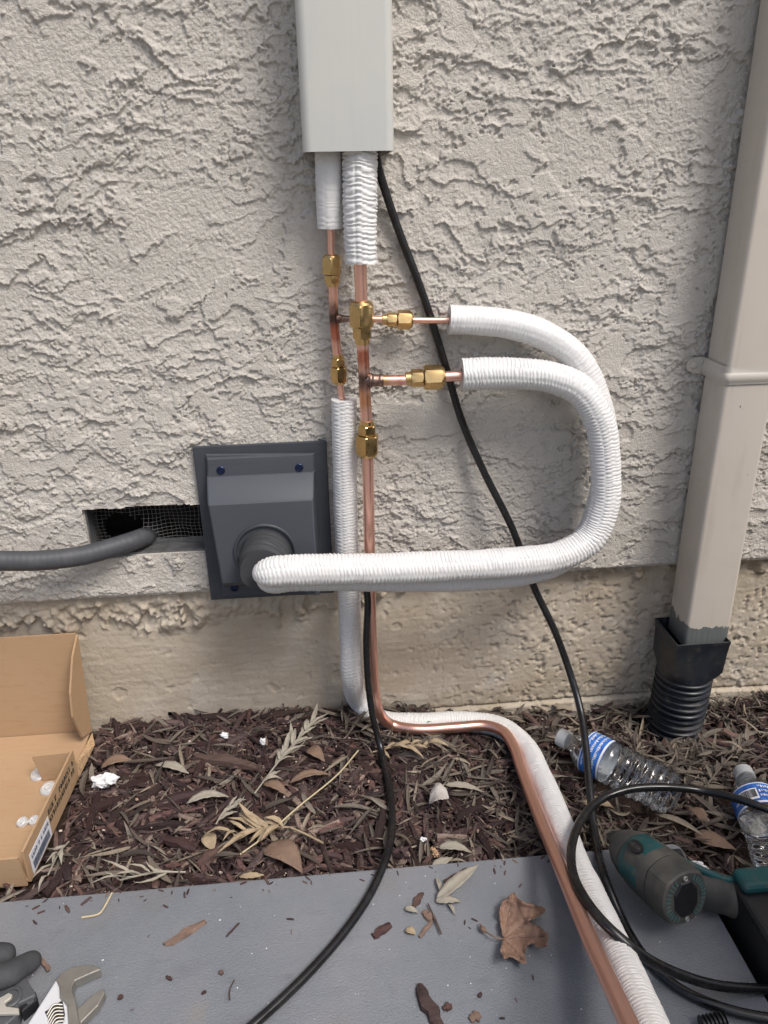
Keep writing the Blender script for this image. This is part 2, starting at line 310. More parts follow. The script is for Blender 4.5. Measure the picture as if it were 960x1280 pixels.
def add_print_edge(m, c2, z, amp):      # ragged bottom edge of the paint: below it the bare metal shows
    N = m.node_tree.nodes; L = m.node_tree.links.new; b = N['Principled BSDF']; src = b.inputs['Base Color'].links[0].from_socket
    g = N.new('ShaderNodeNewGeometry'); sx = N.new('ShaderNodeSeparateXYZ'); L(g.outputs['Position'], sx.inputs[0])
    tx = N.new('ShaderNodeTexNoise'); tx.inputs['Scale'].default_value = 19; tx.inputs['Detail'].default_value = 8; tx.inputs['Roughness'].default_value = .66; L(g.outputs['Position'], tx.inputs['Vector'])
    ma = N.new('ShaderNodeMath'); ma.operation = 'MULTIPLY_ADD'; L(tx.outputs['Fac'], ma.inputs[0]); ma.inputs[1].default_value = amp; L(sx.outputs[2], ma.inputs[2])
    mr = N.new('ShaderNodeMapRange'); mr.inputs[1].default_value = z + amp / 2 - .0006; mr.inputs[2].default_value = z + amp / 2 + .0006; L(ma.outputs[0], mr.inputs[0])
    t2 = N.new('ShaderNodeTexNoise'); t2.inputs['Scale'].default_value = 40; mz = N.new('ShaderNodeMix'); mz.data_type = 'RGBA'; L(t2.outputs['Fac'], mz.inputs[0])
    mz.inputs[6].default_value = (*[k * .7 for k in c2], 1); mz.inputs[7].default_value = (*[k * 1.3 for k in c2], 1)
    mx = N.new('ShaderNodeMix'); mx.data_type = 'RGBA'; L(mr.outputs[0], mx.inputs[0]); L(mz.outputs[2], mx.inputs[6]); L(src, mx.inputs[7]); L(mx.outputs[2], b.inputs['Base Color'])
add_print_edge(M['paint'], (.135, .145, .143), .190, .075)

# ------------------------------------------------------------------ ground level
def hm(x, y):                            # top of the mulch
    x = np.asarray(x, float); y = np.asarray(y, float)
    near = sst(-.16, -.03, y)
    return .012 - .012 * sst(-.1, .3, x) - .026 * near * sst(.0, .30, x) + .004 * vn(x * 9, y * 9, 3) - .022 * np.exp(-((x - .575) ** 2 + (y + .07) ** 2) / .08 ** 2)
def axis(a, b, fa, fb, fine, grow=1.25):
    c = list(np.arange(fa, fb + fine / 2, fine)); s = fine
    while c[-1] < b: s *= grow; c.append(c[-1] + s)
    s = fine; l = []
    q = fa
    while q > a: s *= grow; q -= s; l.append(q)
    return np.array(l[::-1] + c)
def gridF(nx, ny):
    i = np.arange(ny - 1)[:, None] * nx; j = np.arange(nx - 1)[None, :]
    return np.stack([i + j, i + j + 1, i + nx + j + 1, i + nx + j], -1).reshape(-1, 4)
gx = axis(-60, 60, -1.2, 1.4, .1, 1.5); gy = axis(-60, 30, -1.2, .2, .1, 1.5)
X, Y = np.meshgrid(gx, gy)
o = build('ground', np.stack([X, Y, np.full_like(X, -.075)], -1), gridF(len(gx), len(gy)), M['yard']); o['kind'] = 'structure'
bx = np.arange(-.85, 1.05, .006); by = np.arange(-1.0, .05, .006)
X, Y = np.meshgrid(bx, by)
edge = np.minimum(sst(-.85, -.75, X), 1 - sst(.95, 1.05, X)) * sst(-1.0, -.9, Y)
Z = hm(X, Y) - .012 + .003 * fbm(X * 60, Y * 60, 5, 3); Z = Z * edge - .08 * (1 - edge)
MULCH = build('mulch_bed', np.stack([X, Y, Z], -1), gridF(len(bx), len(by)), M['soil']); MULCH['kind'] = 'structure'

# ------------------------------------------------------------------ house wall
STZ = .262
VX0, VX1, VZ0, VZ1 = at(104, 636)[0], -.10, at(118, 697)[2], at(104, 636)[2]
wall = thing('house_wall', (0, .02, 0), 'textured cream stucco house wall above a bare concrete footing', 'wall')
def stucco_h(x, z):
    wx = x + .010 * fbm(x * 24, z * 24, 11, 3); wz = z + .008 * fbm(x * 24, z * 24, 12, 3)
    rag = fbm(wx * 46, wz * 60, 21, 3, .6) - .7 * np.abs(fbm(wx * 100, wz * 100, 24, 3, .6)) + .25; rg2 = 1.3 * vn(x * 190, z * 190, 22) + .8 * vn(x * 380, z * 380, 23)
    slope = .9 * fbm(x * 2.2, z * 2.6, 5, 2)
    h = .0007 * fbm(x * 10, z * 13, 2, 2)
    def ledge(lam, sd, amp, R, cut, rk, sl=1.0):      # dragged plaster: thick ragged lower lip, fading out upward
        t = -(wz + sl * slope * .10 * np.sin(x * 7 + sd)) / lam + 1.7 * fbm(x * .24 / lam, z * .34 / lam, sd, 3) + (rk * rag + .0008 * rg2) / lam
        k = np.floor(t); d = (1 - (t - k)) * lam
        m = sst(cut, cut + .10, fbm(x * .50 / lam + k * 3.7, z * .20 / lam + k * 1.3, sd + 7, 2))
        a = amp * (.65 + .6 * fbm(x * 18 + k, z * 9, sd + 5, 2))
        return a * m * (.75 * np.exp(-d / R) + .25 * np.exp(-d / (3 * R))) * sst(.0002, .0019, d)
    h = h + ledge(.056, 31, .0058, .010, -.06, .014)
    h = h + ledge(.034, 51, .0049, .007, -.06, .013, -1.3)
    zone = sst(-.03, .10, fbm(x * 7, z * 9, 61, 3))
    h = h + zone * ledge(.0165, 71, .0040, .0045, -.14, .008, .8)
    p = fbm(wx * 12, wz * 17, 81, 4, .6) + .22 * rag + .05 * rg2    # trowelled plateaus with ragged borders
    pl_ = sst(.12, .135, p); h = h * (1 - .25 * pl_) + .0030 * pl_
    pit = fbm(x * 150, z * 150, 91, 2); h = h - .0018 * sst(.36, .50, pit) * (zone * .7 + .25)
    return h + (.00048 * vn(x * 330, z * 330, 95) + .0006 * vn(x * 500, z * 500, 97) + .0002 * vn(x * 170, z * 170, 99)) * (1 - .5 * pl_)
fx0, fx1 = -.57, .77
sx = axis(-3.0, 3.2, fx0, fx1, .0013, 1.12); sz = np.r_[np.arange(STZ, 1.08, .0013), 1.08 + np.cumsum(.0013 * 1.12 ** np.arange(1, 50))]
sz = sz[sz < 3.4]
X, Z = np.meshgrid(sx, sz)
jit = .0016 * fbm(X * 30, Z * 0 + 5, 4, 3); low = 1 - sst(STZ, STZ + .006, Z)
Zb = Z + jit * low
hh = stucco_h(X, Z)
lip = sst(VX0 - .006, VX0, X) * (1 - sst(VX1, VX1 + .006, X)) * sst(VZ0 - .006, VZ0, Z) * (1 - sst(VZ1, VZ1 + .006, Z))
Yv = -hh * (1 - .6 * low) + .004 * low - .0015
F = gridF(len(sx), len(sz))
cxm, czm = (X[:-1, :-1] + X[1:, 1:]) / 2, (Z[:-1, :-1] + Z[1:, 1:]) / 2
wob = .0006 * fbm(cxm * 60, czm * 60, 8, 2)
hole = (cxm > VX0 + wob) & (cxm < VX1) & (czm > VZ0 + wob) & (czm < VZ1 + wob)
F = F[~hole.ravel()]
build('stucco_coat', np.stack([X, Yv, Zb], -1), F, M['stucco'], wall)
mb = MB()                                # cut edge of the coat: under side and the four reveals of the vent hole
mb.add(*quad_slab((-3, .0015, STZ + .001), (3.2, .0015, STZ + .001), (3.2, .055, STZ + .001), (-3, .055, STZ + .001), .012))
e = .0015
for a, b, c, d in (((VX0, VZ1), (VX1, VZ1), 0, -1), ((VX0, VZ0), (VX0, VZ1), 1, 0), ((VX0, VZ0), (VX1, VZ0), 0, 1)):
    p0 = np.array([a[0], .0005, a[1]]); p1 = np.array([b[0], .0005, b[1]]); q = np.array([0, .042, 0])
    o2 = np.array([-.014 if c else 0, 0, (.014 if d < 0 else -.014) if d else 0])
    V = [p0, p1, p1 + q, p0 + q, p0 + o2, p1 + o2, p1 + q + o2, p0 + q + o2]
    mb.add(V, [(0, 1, 2, 3), (4, 5, 6, 7), (0, 1, 5, 4), (1, 2, 6, 5), (2, 3, 7, 6), (3, 0, 4, 7)])
mb.build('stucco_edge', M['stucco'], wall, False)
fx = axis(-3.0, 3.2, fx0, fx1, .0022, 1.12); fz = np.arange(-.12, STZ + .02, .0022)
X, Z = np.meshgrid(fx, fz)
h = .0012 * fbm(X * 9, Z * 14, 1, 3) + .0004 * fbm(X * 70, Z * 70, 2, 3) + .0005 * fbm(X * 20, Z * 160, 3, 2)
right = sst(.05, .4, X)
h -= .0034 * sst(.38, .50, fbm(X * 150, Z * 120, 6, 2)) * (.15 + .85 * right)
h -= .0045 * sst(.52, .62, fbm(X * 48, Z * 42, 16, 3)) * (.4 + .6 * right)
h += .0022 * sst(.30, .45, fbm(X * 42, Z * 34, 7, 4)) * sst(.0, .35, X) + .0007 * fbm(X * 240, Z * 240, 17, 2) * (.5 + .5 * right)
drip = sst(-.02, .16, fbm(X * 42, Z * 26, 9, 4, .6) + .75 * sst(.195, .255, Z) - .36 * sst(-.16, .02, X) - .5 * sst(.03, .12, X)) * sst(.180, .215, Z + .020 * fbm(X * 26, Z * 0, 10, 3))
h += drip * (.009 + .008 * fbm(X * 75, Z * 60, 13, 3) + .003 * fbm(X * 200, Z * 160, 14, 2))
jz = -.004 + .0016 * vn(X * 8, X * 0, 4)
h -= .005 * np.exp(-((Z - jz) / .0022) ** 2) * sst(.08, .2, X); h += .006 * (1 - sst(jz - .003, jz, Z)) * sst(.08, .2, X)
build('concrete_footing', np.stack([X, .02 - h, Z], -1), gridF(len(fx), len(fz)), M['concrete'], wall)
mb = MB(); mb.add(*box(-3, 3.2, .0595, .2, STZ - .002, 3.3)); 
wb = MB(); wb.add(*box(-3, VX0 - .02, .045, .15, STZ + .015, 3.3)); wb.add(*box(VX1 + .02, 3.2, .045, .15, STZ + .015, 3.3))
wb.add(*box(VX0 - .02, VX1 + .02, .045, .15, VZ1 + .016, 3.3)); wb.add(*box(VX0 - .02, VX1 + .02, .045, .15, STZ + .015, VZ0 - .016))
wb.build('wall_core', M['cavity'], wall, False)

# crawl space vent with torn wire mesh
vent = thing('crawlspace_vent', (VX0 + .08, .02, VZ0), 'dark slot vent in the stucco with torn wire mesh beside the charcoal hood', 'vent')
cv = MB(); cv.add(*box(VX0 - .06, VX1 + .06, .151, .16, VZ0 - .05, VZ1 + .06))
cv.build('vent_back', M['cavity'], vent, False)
sm = MB(); sm.add(*box(VX0 + .001, VX1, .004, .05, VZ0 + .0005, VZ0 + .003)); sm.add(*box(VX0 + .0005, VX0 + .0025, .003, .045, VZ0, VZ1 - .001)); sm.add(*box(VX0 + .001, VX1, .030, .0315, VZ0 + .003, VZ0 + .012))
sm.build('vent_frame', M['sheet'], vent, False)
hc = at(156, 655, -.028); mb = MB()
def warp(x, z):
    return np.stack([x + .0012 * vn(x * 60, z * 60, 1), .026 - .010 * np.exp(-((x - hc[0] - .03) / .02) ** 2 - ((z - hc[2] + .01) / .02) ** 2) + .004 * vn(x * 40, z * 40, 2), z + .0014 * vn(x * 50, z * 50, 3)], -1)
def strand(P):
    run = []
    def flush():
        if len(run) > 2:
            C = np.array(run); S = np.r_[0, np.cumsum(np.linalg.norm(np.diff(C, axis=0), axis=1))]; mb.add(*sweep(C, S, .00036, 5, False))
    for p in P:
        e_ = ((p[0] - hc[0]) / .026) ** 2 + ((p[2] - hc[2] + .002) / .021) ** 2 + .5 * vn(np.array(p[0] * 160), np.array(p[2] * 160), 5)
        hp_ = at(183, 669.5, -.026)
        if e_ > 1 and (p[0] - hp_[0]) ** 2 + (p[2] - hp_[2]) ** 2 > .0155 ** 2: run.append(p)
        else: flush(); run.clear()
    flush()
for x in np.arange(VX0 + .003, VX1, .0062): z = np.linspace(VZ0 + .003, VZ1 + .008, 30); strand(warp(np.full(30, x), z))
for z in np.arange(VZ0 + .004, VZ1 + .004, .0058): x = np.linspace(VX0 + .001, VX1, 70); strand(warp(x, np.full(70, z)))
mb.build('mesh_screen', M['wire'], vent)

# ------------------------------------------------------------------ line set cover
c0, c1 = at(378.5, 190, .072), at(493.5, 188, .072); zc = (c0[2] + c1[2]) / 2
cov = thing('line_cover', ((c0[0] + c1[0]) / 2, -.03, zc), 'tall pale grey plastic pipe cover running down the stucco above the pipes', 'pipe cover')
def uprof(x0, x1, d0, d1, r, n=8):
    P = [(x0, -d0)]
    for k in range(n + 1): a = math.pi + math.pi / 2 * k / n; P.append((x0 + r + r * math.cos(a), -d1 + r + r * math.sin(a)))
    for k in range(n + 1): a = 1.5 * math.pi + math.pi / 2 * k / n; P.append((x1 - r + r * math.cos(a), -d1 + r + r * math.sin(a)))
    return P + [(x1, -d0)]
def extrude_u(out, inn, z0, z1):
    n = len(out); V = [(x, y, z) for z in (z0, z1) for P in (out, inn) for x, y in P]
    F = [(i, i + 1, 2 * n + i + 1, 2 * n + i) for i in range(n - 1)] + [(n + i + 1, n + i, 3 * n + i, 3 * n + i + 1) for i in range(n - 1)]
    F += [(i + 1, i, n + i, n + i + 1) for i in range(n - 1)] + [(2 * n + i, 2 * n + i + 1, 3 * n + i + 1, 3 * n + i) for i in range(n - 1)]
    F += [(0, 2 * n, 3 * n, n), (n - 1, 2 * n - 1, 4 * n - 1, 3 * n - 1)]; return V, F
x0, x1 = c0[0], c1[0]
mb = MB(); mb.add(*extrude_u(uprof(x0, x1, .004, .072, .011), uprof(x0 + .002, x1 - .002, .004, .070, .009), zc, 1.9)); mb.build('cover_shell', M['cover'], cov, True, 30)
mb = MB(); mb.add(*box(x0 + .004, x1 - .004, -.0085, -.005, zc + .003, 1.88)); bevel(mb.build('back_plate', M['cover'], cov, False), .0008)

# ------------------------------------------------------------------ copper lines, fittings and insulation
def rib_r(R, pitch, amp, seed, seams=(0.35, 1.2, 2.0, 2.7, 3.6, 4.4, 5.1, 5.9), wr=.15):
    def f(s, th):
        ph = np.zeros_like(s * th)
        for k, a in enumerate(seams): ph = ph + (k * .25 + .11 * seed) * ((th > a) & (th < (seams[k + 1] if k + 1 < len(seams) else 7)))
        j = wr * fbm(s * 160 + 0 * th, np.cos(th) * 1.4 + seed, seed, 2) + .10 * fbm(s * 60 + 0 * th, np.sin(th) * 1.6 + th * 0 + 7, seed + 4, 2)
        w = .5 + .5 * np.cos(2 * np.pi * (s / pitch + j * 2.6 + ph)); w = w * (.62 + .5 * np.clip(.5 + fbm(s * 55 + 3 * th, th * 1.7 + 0 * s, seed + 21, 2), 0, 1))
        r = R + amp * (w ** .65 - .6) * (.85 + .3 * vn(s * 60 + 0 * th, th * 2.2 + 0 * s, seed + 9))
        for a in seams: r = r - amp * .6 * np.exp(-(((th - a + np.pi) % (2 * np.pi) - np.pi) / .055) ** 2)
        return r + R * .040 * fbm(s * 26 + 0 * th, np.sin(th) * 1.3 + seed, seed + 31, 2) + R * .03 * fbm(s * 14 + 0 * th, np.cos(th) + seed, seed + 2, 2)
    return f
def sleeve(name, P, R, parent, seed, pitch=.0052, amp=.0014, wr=.15, segs=56, step=.0009, up0=(0, -1, .2), lab=None, tip=0):
    C, S = spline(P, step); rf = rib_r(R, pitch, amp, seed, wr=wr); Lt = S[-1]
    rt = (lambda s, th: rf(s, th) * np.sqrt(np.clip(1 - np.clip((s - Lt + tip) / (tip * 1.02), 0, 1) ** 2.2, .004, 1))) if tip else rf
    V, F = sweep(C, S, rt, segs, False, up0)
    mb_n = len(V); V0 = V
    def ring(cc, rim, flip):               # thick cut end of the foam
        d = (cc[1] - cc[0]); d /= np.linalg.norm(d); inner = cc[0] + (rim - cc[0]) * .42; deep = inner + d * .012
        return [inner, deep]
    F = [list(f) for f in F.tolist()]; n = mb_n; ex = []
    for (cc, start, fl) in (((C[0], C[2]), 0, True), ((C[-1], C[-3]), mb_n - segs, False)):
        rim = V0[start:start + segs]; a, b = ring(cc, rim, fl); ex += [a, b]
        for j in range(segs):
            k = (j + 1) % segs; q1 = [start + j, start + k, n + k, n + j]; q2 = [n + j, n + k, n + segs + k, n + segs + j]
            F += [q1[::-1], q2[::-1]] if fl else [q1, q2]
        n += 2 * segs
    o = build(name, np.vstack([V0] + ex), F, M['foam'], parent, True, None, 50)
    if lab: o['label'] = lab
    return o
def tarnish(spots, base=COPPER):           # spots: (point, radius, colour)
    def f(V):
        c = np.tile(base, (len(V), 1)).astype(float)
        for p, r, cc in spots:
            d = np.linalg.norm(V - np.array(p), axis=1) + r * .35 * fbm(V[:, 0] * 120 + V[:, 1] * 70, V[:, 2] * 120, 3, 3)
            w = (1 - sst(.25 * r, r, d))[:, None]; c = c * (1 - w) + np.array(cc) * w
        return c
    return f
plain = tarnish([])
def nut(name, a, b, r, parent, kind='nut', m='brass'):
    a, b = np.array(a), np.array(b); L = np.linalg.norm(b - a); ax = (b - a) / L
    if kind == 'nut':      # hexagon with chamfers and a tapered shoulder
        pr = [(0, r * .70), (.0002, ('h', r, r * 1.04)), (L * .06, ('h', r, r * 1.158)), (L * .78, ('h', r, r * 1.158)), (L * .86, ('h', r, r * 1.03)), (L * .87, r * .97), (L * .95, r * .90), (L, r * .70)]
    else:
        pr = [(0, r * .60), (.0003, ('h', r, r * 1.03)), (L * .08, ('h', r, r * 1.158)), (L * .62, ('h', r, r * 1.158)), (L * .69, ('h', r, r * 1.02)), (L * .70, r * .84), (L, r * .84)]
    mb = MB(); mb.add(*lathe_axis(a, ax, pr, 36, (.30, -.9, .30))); o = mb.build(name, M['brass'], parent, True, 22); return o
DL, DS = .028, .056
DARK = (.10, .065, .06); RED = (.50, .17, .11)
liq = thing('liquid_line', at(420, 420, DL), 'thin copper line with brass nuts ending in the white sleeve along the wall', 'copper pipe')
sleeve('insulation_sleeve', [at(410, 165, .034), at(411.5, 240, .032), at(413, 285, .030)], .0165, liq, 3, .0068, .0006, .4, lab='short smooth white sleeve under the pale grey cover')
tube('copper_tube', [at(413, 270, DL), at(414.5, 325, DL)], .0045, M['copper'], liq, 20, col=plain)
nut('flare_nut', at(415, 343, DL), at(415, 318, DL), .0112, liq); nut('flare_union', at(415.3, 343.5, DL), at(416, 358, DL), .0093, liq, 'u')
tj = at(420, 398, DL)
tube('tee_pipe', [at(416, 352, DL), at(417.5, 400, DL), at(422, 447, DL)], .0060, M['copper'], liq, 22, .002, col=tarnish([(tj, .026, DARK), (at(421, 438, DL), .006, (.4, .1, .06)), (at(416, 358, DL), .006, DARK), (at(420, 420, DL), .02, RED)]))
tube('solder_joint', [at(418, 398, DL), at(427, 398.5, DL), at(431, 398.5, DL)], lambda s, t: .0048 + .0020 * np.exp(-((s - .0055) / .003) ** 2) + .0003 * np.sin(9 * s * 300), M['solder'], liq, 20, .001)
tube('branch_stub', [at(428, 398.5, DL), at(482, 399, DL)], .0043, M['copper'], liq, 18, .002, col=tarnish([(at(432, 398, DL), .014, (.22, .17, .16)), (at(470, 398, DL), .004, RED)]))
nut('branch_union', at(496, 399.5, DL), at(478, 399.5, DL), .0083, liq, 'u')
nut('flare_union', at(423.5, 458, DL), at(422.5, 443, DL), .0083, liq, 'u'); nut('flare_nut', at(423.5, 458.5, DL), at(424.5, 480, DL), .0102, liq)
LS = [at(430, 499, DL + .004), at(431, 570, DL + .004), at(432, 640, DL + .002), at(436, 740, DL), at(438, 800, DL), at(440, 845, DL + .004), gr(450, 878, .030), gr(474, 899, .012), gr(520, 904, .006), gr(575, 902, .004), gr(622, 908, .006), gr(655, 932, .014), gr(676, 972, .030), gr(698, 1025, .050), gr(725, 1092, .075), gr(763, 1172, .105), gr(812, 1282, .145), gr(858, 1390, .18)]
tube('copper_tube', [at(424.5, 474, DL), at(427, 495, DL + .002), at(430, 520, DL + .004)], .0045, M['copper'], liq, 20, col=plain)
sleeve('insulation_sleeve', LS, .0172, liq, 5, .0047, .0010, .24, lab='long white sleeve running down the wall and over the mulch')

suc = thing('suction_line', at(455, 480, DS), 'thick bare copper line with large brass nuts bending along the mulch onto the pad', 'copper pipe')
sleeve('insulation_sleeve', [at(450, 165, .044), at(449.8, 205, .046), at(449.8, 260, .051), at(451, 330, .0545)], .0205, suc, 8, .0060, .0024, .26, lab='short deeply ribbed white sleeve under the pale grey cover')
tube('copper_tube', [at(450, 315, DS), at(452, 385, DS)], .0079, M['copper'], suc, 24, col=plain)
nut('flare_nut', at(452.5, 408, DS), at(452, 376, DS), .0146, suc); nut('flare_union', at(452.6, 408.5, DS), at(453, 430, DS), .0112, suc, 'u')
t2 = at(457, 475, DS)
tube('tee_pipe', [at(453, 424, DS), at(455.5, 475, DS), at(458.5, 530, DS)], .0077, M['copper'], suc, 26, .002, col=tarnish([(at(459, 476, DS), .026, DARK), (at(458, 521, DS), .006, (.45, .09, .05)), (at(454, 445, DS), .02, RED), (at(456, 500, DS), .02, (.62, .30, .16))]))
tube('solder_joint', [at(456, 475.5, DS), at(468, 475.5, DS), at(479, 475.5, DS)], lambda s, t: .0080 + .0022 * np.exp(-((s - .0075) / .003) ** 2) + .0007 * np.exp(-((s - .021) / .002) ** 2), M['solder'], suc, 24, .001)
tube('branch_stub', [at(476, 475.5, DS), at(512, 475, DS)], .0070, M['copper'], suc, 22, .002, col=tarnish([(at(479, 475, DS), .016, (.62, .38, .18)), (at(500, 475, DS), .01, RED)]))
nut('branch_union', at(529, 472, DS), at(507, 473.5, DS), .0105, suc, 'u')
nut('flare_union', at(459, 543, DS), at(458.6, 526, DS), .0112, suc, 'u'); nut('flare_nut', at(459, 543.5, DS), at(459.6, 571, DS), .0142, suc)
CS = [at(459.5, 565, DS), at(461, 640, DS), at(463, 740, DS), at(465.5, 820, DS), at(468, 862, DS + .001), at(473, 888, DS + .008), gr(488, 905, .026), gr(520, 911.5, .021), gr(570, 909, .020), gr(608, 907, .020), gr(628, 914, .022), gr(641, 931, .026), gr(653, 964, .036), gr(675, 1022, .060), gr(704, 1092, .095), gr(737, 1172, .135), gr(787, 1282, .185), gr(838, 1390, .23)]
tube('copper_tube', CS, lambda s, t: .0080 + .0006 * sst(.30, .55, s) + 0 * t, M['copper'], suc, 26, .003, col=tarnish([(gr(490, 905, .026), .05, (.80, .46, .37)), (gr(608, 907, .02), .04, (.78, .44, .35))]), )

# branch hoses
hb = thing('insulated_hose', at(563, 399, .03), 'upper white insulated hose starting from the small brass nut and looping behind the other hose', 'insulated hose')
nut('flare_nut', at(496.5, 399.5, DL), at(516, 400, DL), .0112, hb)
tube('copper_tail', [at(512, 400, DL), at(540, 400.5, DL), at(575, 400, .030)], .0042, M['copper'], hb, 18, col=plain)
HB = [at(561, 399.5, .030), at(600, 401, .031), at(640, 406, .032), at(682, 420, .034), at(722, 450, .036), at(746, 500, .038), at(757, 560, .042), at(752, 620, .050), at(735, 668, .062), at(700, 700, .078), at(650, 716, .092), at(580, 722, .100), at(500, 723, .102), at(430, 722, .106), at(370, 722, .112), at(344, 725, .116), at(321, 725, .116)]
sleeve('insulation_jacket', HB, .0192, hb, 11, .0054, .0009, .30, tip=.030)
hf = thing('insulated_hose', at(578, 468, .056), 'lower white ribbed insulated hose starting from the large brass nut and looping in front', 'insulated hose')
nut('flare_nut', at(529.5, 472, DS), at(556, 471, DS), .0142, hf)
tube('copper_tail', [at(550, 471, DS), at(570, 470, DS), at(592, 469, DS)], .0070, M['copper'], hf, 22, col=plain)
HF = [at(577, 468, DS), at(610, 466.5, .057), at(650, 467.5, .059), at(690, 472, .063), at(726, 489, .070), at(748, 524, .077), at(757, 580, .083), at(755, 632, .090), at(738, 672, .099), at(702, 694, .110), at(650, 702, .120), at(580, 706.5, .128), at(500, 710, .132), at(430, 712, .135), at(370, 713, .138), at(345, 714.5, .138), at(316, 718, .136)]
sleeve('insulation_jacket', HF, .0212, hf, 14, .0050, .0015, .15, tip=.034)

# ------------------------------------------------------------------ wall hood and tape
hood = thing('wall_hood', (-.09, -.01, .2535), 'charcoal plastic wall cap with sloped hood where the taped pipes enter the wall', 'wall cap')
mb = MB(); mb.add(*box(-.1852, .0032, -.0105, -.0058, .2535, .5005)); fo = mb.build('flange', M['flange'], hood, False); fo.data.transform(Matrix.Identity(4)); bevel(fo, .0016, 2)
mb = MB(); lp = [at(257, 567, .0105), at(393, 566, .0105), at(400, 742, .0105), at(279, 744, .0105)]
mb.add(*quad_slab(lp[3] + np.array([0, .001, 0]), lp[2] + np.array([0, .001, 0]), lp[1] + np.array([0, .001, 0]), lp[0] + np.array([0, .001, 0]), .0055)); bevel(mb.build('screw_plate', M['hood'], hood, False), .0016, 2)
rows = [(569, .0150, 258.5, 392), (571.5, .0195, 258.8, 391.7), (580, .0205, 258.8, 391.7), (593, .0205, 258.5, 391.7), (594, .0225, 258, 392.3), (625, .053, 259, 392), (629, .0555, 259.5, 391.5), (726, .058, 277, 397), (728, .053, 278, 397), (729.5, .0155, 278.5, 398)]
V = []
for k, (py, d, l, r) in enumerate(rows):
    a, b = at(l, py, d), at(r, py, d); zz = (a[2] + b[2]) / 2
    dx = .006 if 0 < k < len(rows) - 1 else 0
    V += [(a[0] - (.004 if k in (0, len(rows) - 1) else 0), -.0105, zz), (a[0], -d + (.0015 if d > .02 else 0), zz), (a[0] + .002, -d, zz), (b[0] - .002, -d, zz), (b[0], -d + (.0015 if d > .02 else 0), zz), (b[0] + .004, -.0105, zz)]
F = [(i * 6 + j, (i + 1) * 6 + j, (i + 1) * 6 + j + 1, i * 6 + j + 1) for i in range(len(rows) - 1) for j in range(5)]
bevel(build('hood_shell', V, F, M['hood'], hood, True, None, 30), .0022, 3, 25)
cc = at(331.5, 690, .0575)
mb = MB(); mb.add(*lathe_axis(cc + np.array([0, .01, 0]), (0, -1, 0), [(0, .0445), (.0125, .0445), (.0135, .0435), (.0135, .0415), (.0125, .0405), (.0095, .040), (.0095, .037), (.011, .0345)], 48)); mb.build('collar_ring', M['flange'], hood, True, 35)
for px, py, d in ((276, 588, .0205), (374, 584.5, .0205), (293, 735, .0156), (392, 736, .0156)):
    p = at(px, py, d); mb = MB(); mb.add(*lathe_axis(p + np.array([0, .003, 0]), (0, -1, 0), [(0, .0060), (.0036, .0060), (.0044, .0052), (.0046, .0040), (.0036, .0034), (.0036, .0018), (.0044, .0014), (.0044, .0001)], 20))
    s = mb.build('screw', M['screw'], hood)
tp = thing('tape_wrap', cc, 'dark grey tape sleeve wrapped around both white hoses at the wall cap', 'tape wrap')
C0 = cc + np.array([0.001, .004, 0]); P = [C0, cc + np.array([.001, -.02, .0]), cc + np.array([.0, -.035, -.001]), cc + np.array([.0, -.050, -.002]), cc + np.array([.0, -.056, -.002])]
tube('wrapped_tape', P, lambda s, t: .0345 - .003 * sst(.02, .06, s) + .0004 * ((s * 130 + t / 6.283) % 1) + .0022 * fbm(s * 110 + .8 * np.sin(t), np.cos(t) * 1.6 + s * 20, 3, 4, .6), M['tape'], tp, 48, .0014, True, None, (0, 0, 1))

# ------------------------------------------------------------------ conduit into the vent
P = [at(-130, 696, .10), at(-60, 700, .075), at(0, 701, .060), at(50, 700.5, .050), at(100, 695, .034), at(145, 683, .012), at(172, 674, -.010), at(184, 669, -.032), at(192, 664.5, -.066), at(198, 660, -.105)]
tag(tube('flexible_conduit', P, lambda s, t: .0142 + .00010 * np.cos(2 * np.pi * s / .0085) + .0002 * fbm(s * 40 + 0 * t, np.cos(t), 5, 2), M['conduit'], None, 28, .0011), 'dark grey flexible conduit bending from the left edge into the mesh vent', 'conduit')

# ------------------------------------------------------------------ cables
def cable(name, P, lab, r=.0052):
    o = tube(name, P, lambda s, t: r + .00012 * fbm(s * 30 + 0 * t, np.cos(t), 2, 2), M['cable'], None, 18, .003); return tag(o, lab, 'cable')
cable('power_cable', [at(468, 165, .030), at(472, 205, .022), at(482, 240, .016), at(499, 290, .012), at(522, 350, .011), at(541, 405, .011), at(559, 465, .013), at(578, 528, .016), at(605, 590, .026), at(640, 660, .042), at(668, 735, .058), at(694, 790, .080), at(712, 840, .100), at(725, 885, .135), at(732, 930, .185), at(737, 985, .245), at(744, 1045, .31), gr(757, 1100, .056), gr(778, 1150, .041), gr(806, 1196, .0405), gr(850, 1236, .0405), gr(910, 1262, .0405), gr(985, 1276, .0405), gr(1040, 1278, .03)],
      'black cable hanging diagonally from the pale grey cover down past the bottle', .0054)
cable('looped_cable', [gr(1040, 1060, .05), gr(975, 1019, .082), gr(930, 1001, .085), gr(880, 989, .074), gr(830, 984, .080), gr(785, 987, .082), gr(750, 1000, .080), gr(727, 1024, .090), gr(715, 1056, .100), gr(716, 1090, .112), gr(729, 1120, .125), gr(757, 1156, .134), gr(797, 1190, .120), gr(842, 1215, .085), gr(897, 1232, .055), gr(950, 1236, .042), gr(1010, 1234, .034)],
      'black cable curling in a loop over the clear bottle and white sleeve', .0054)
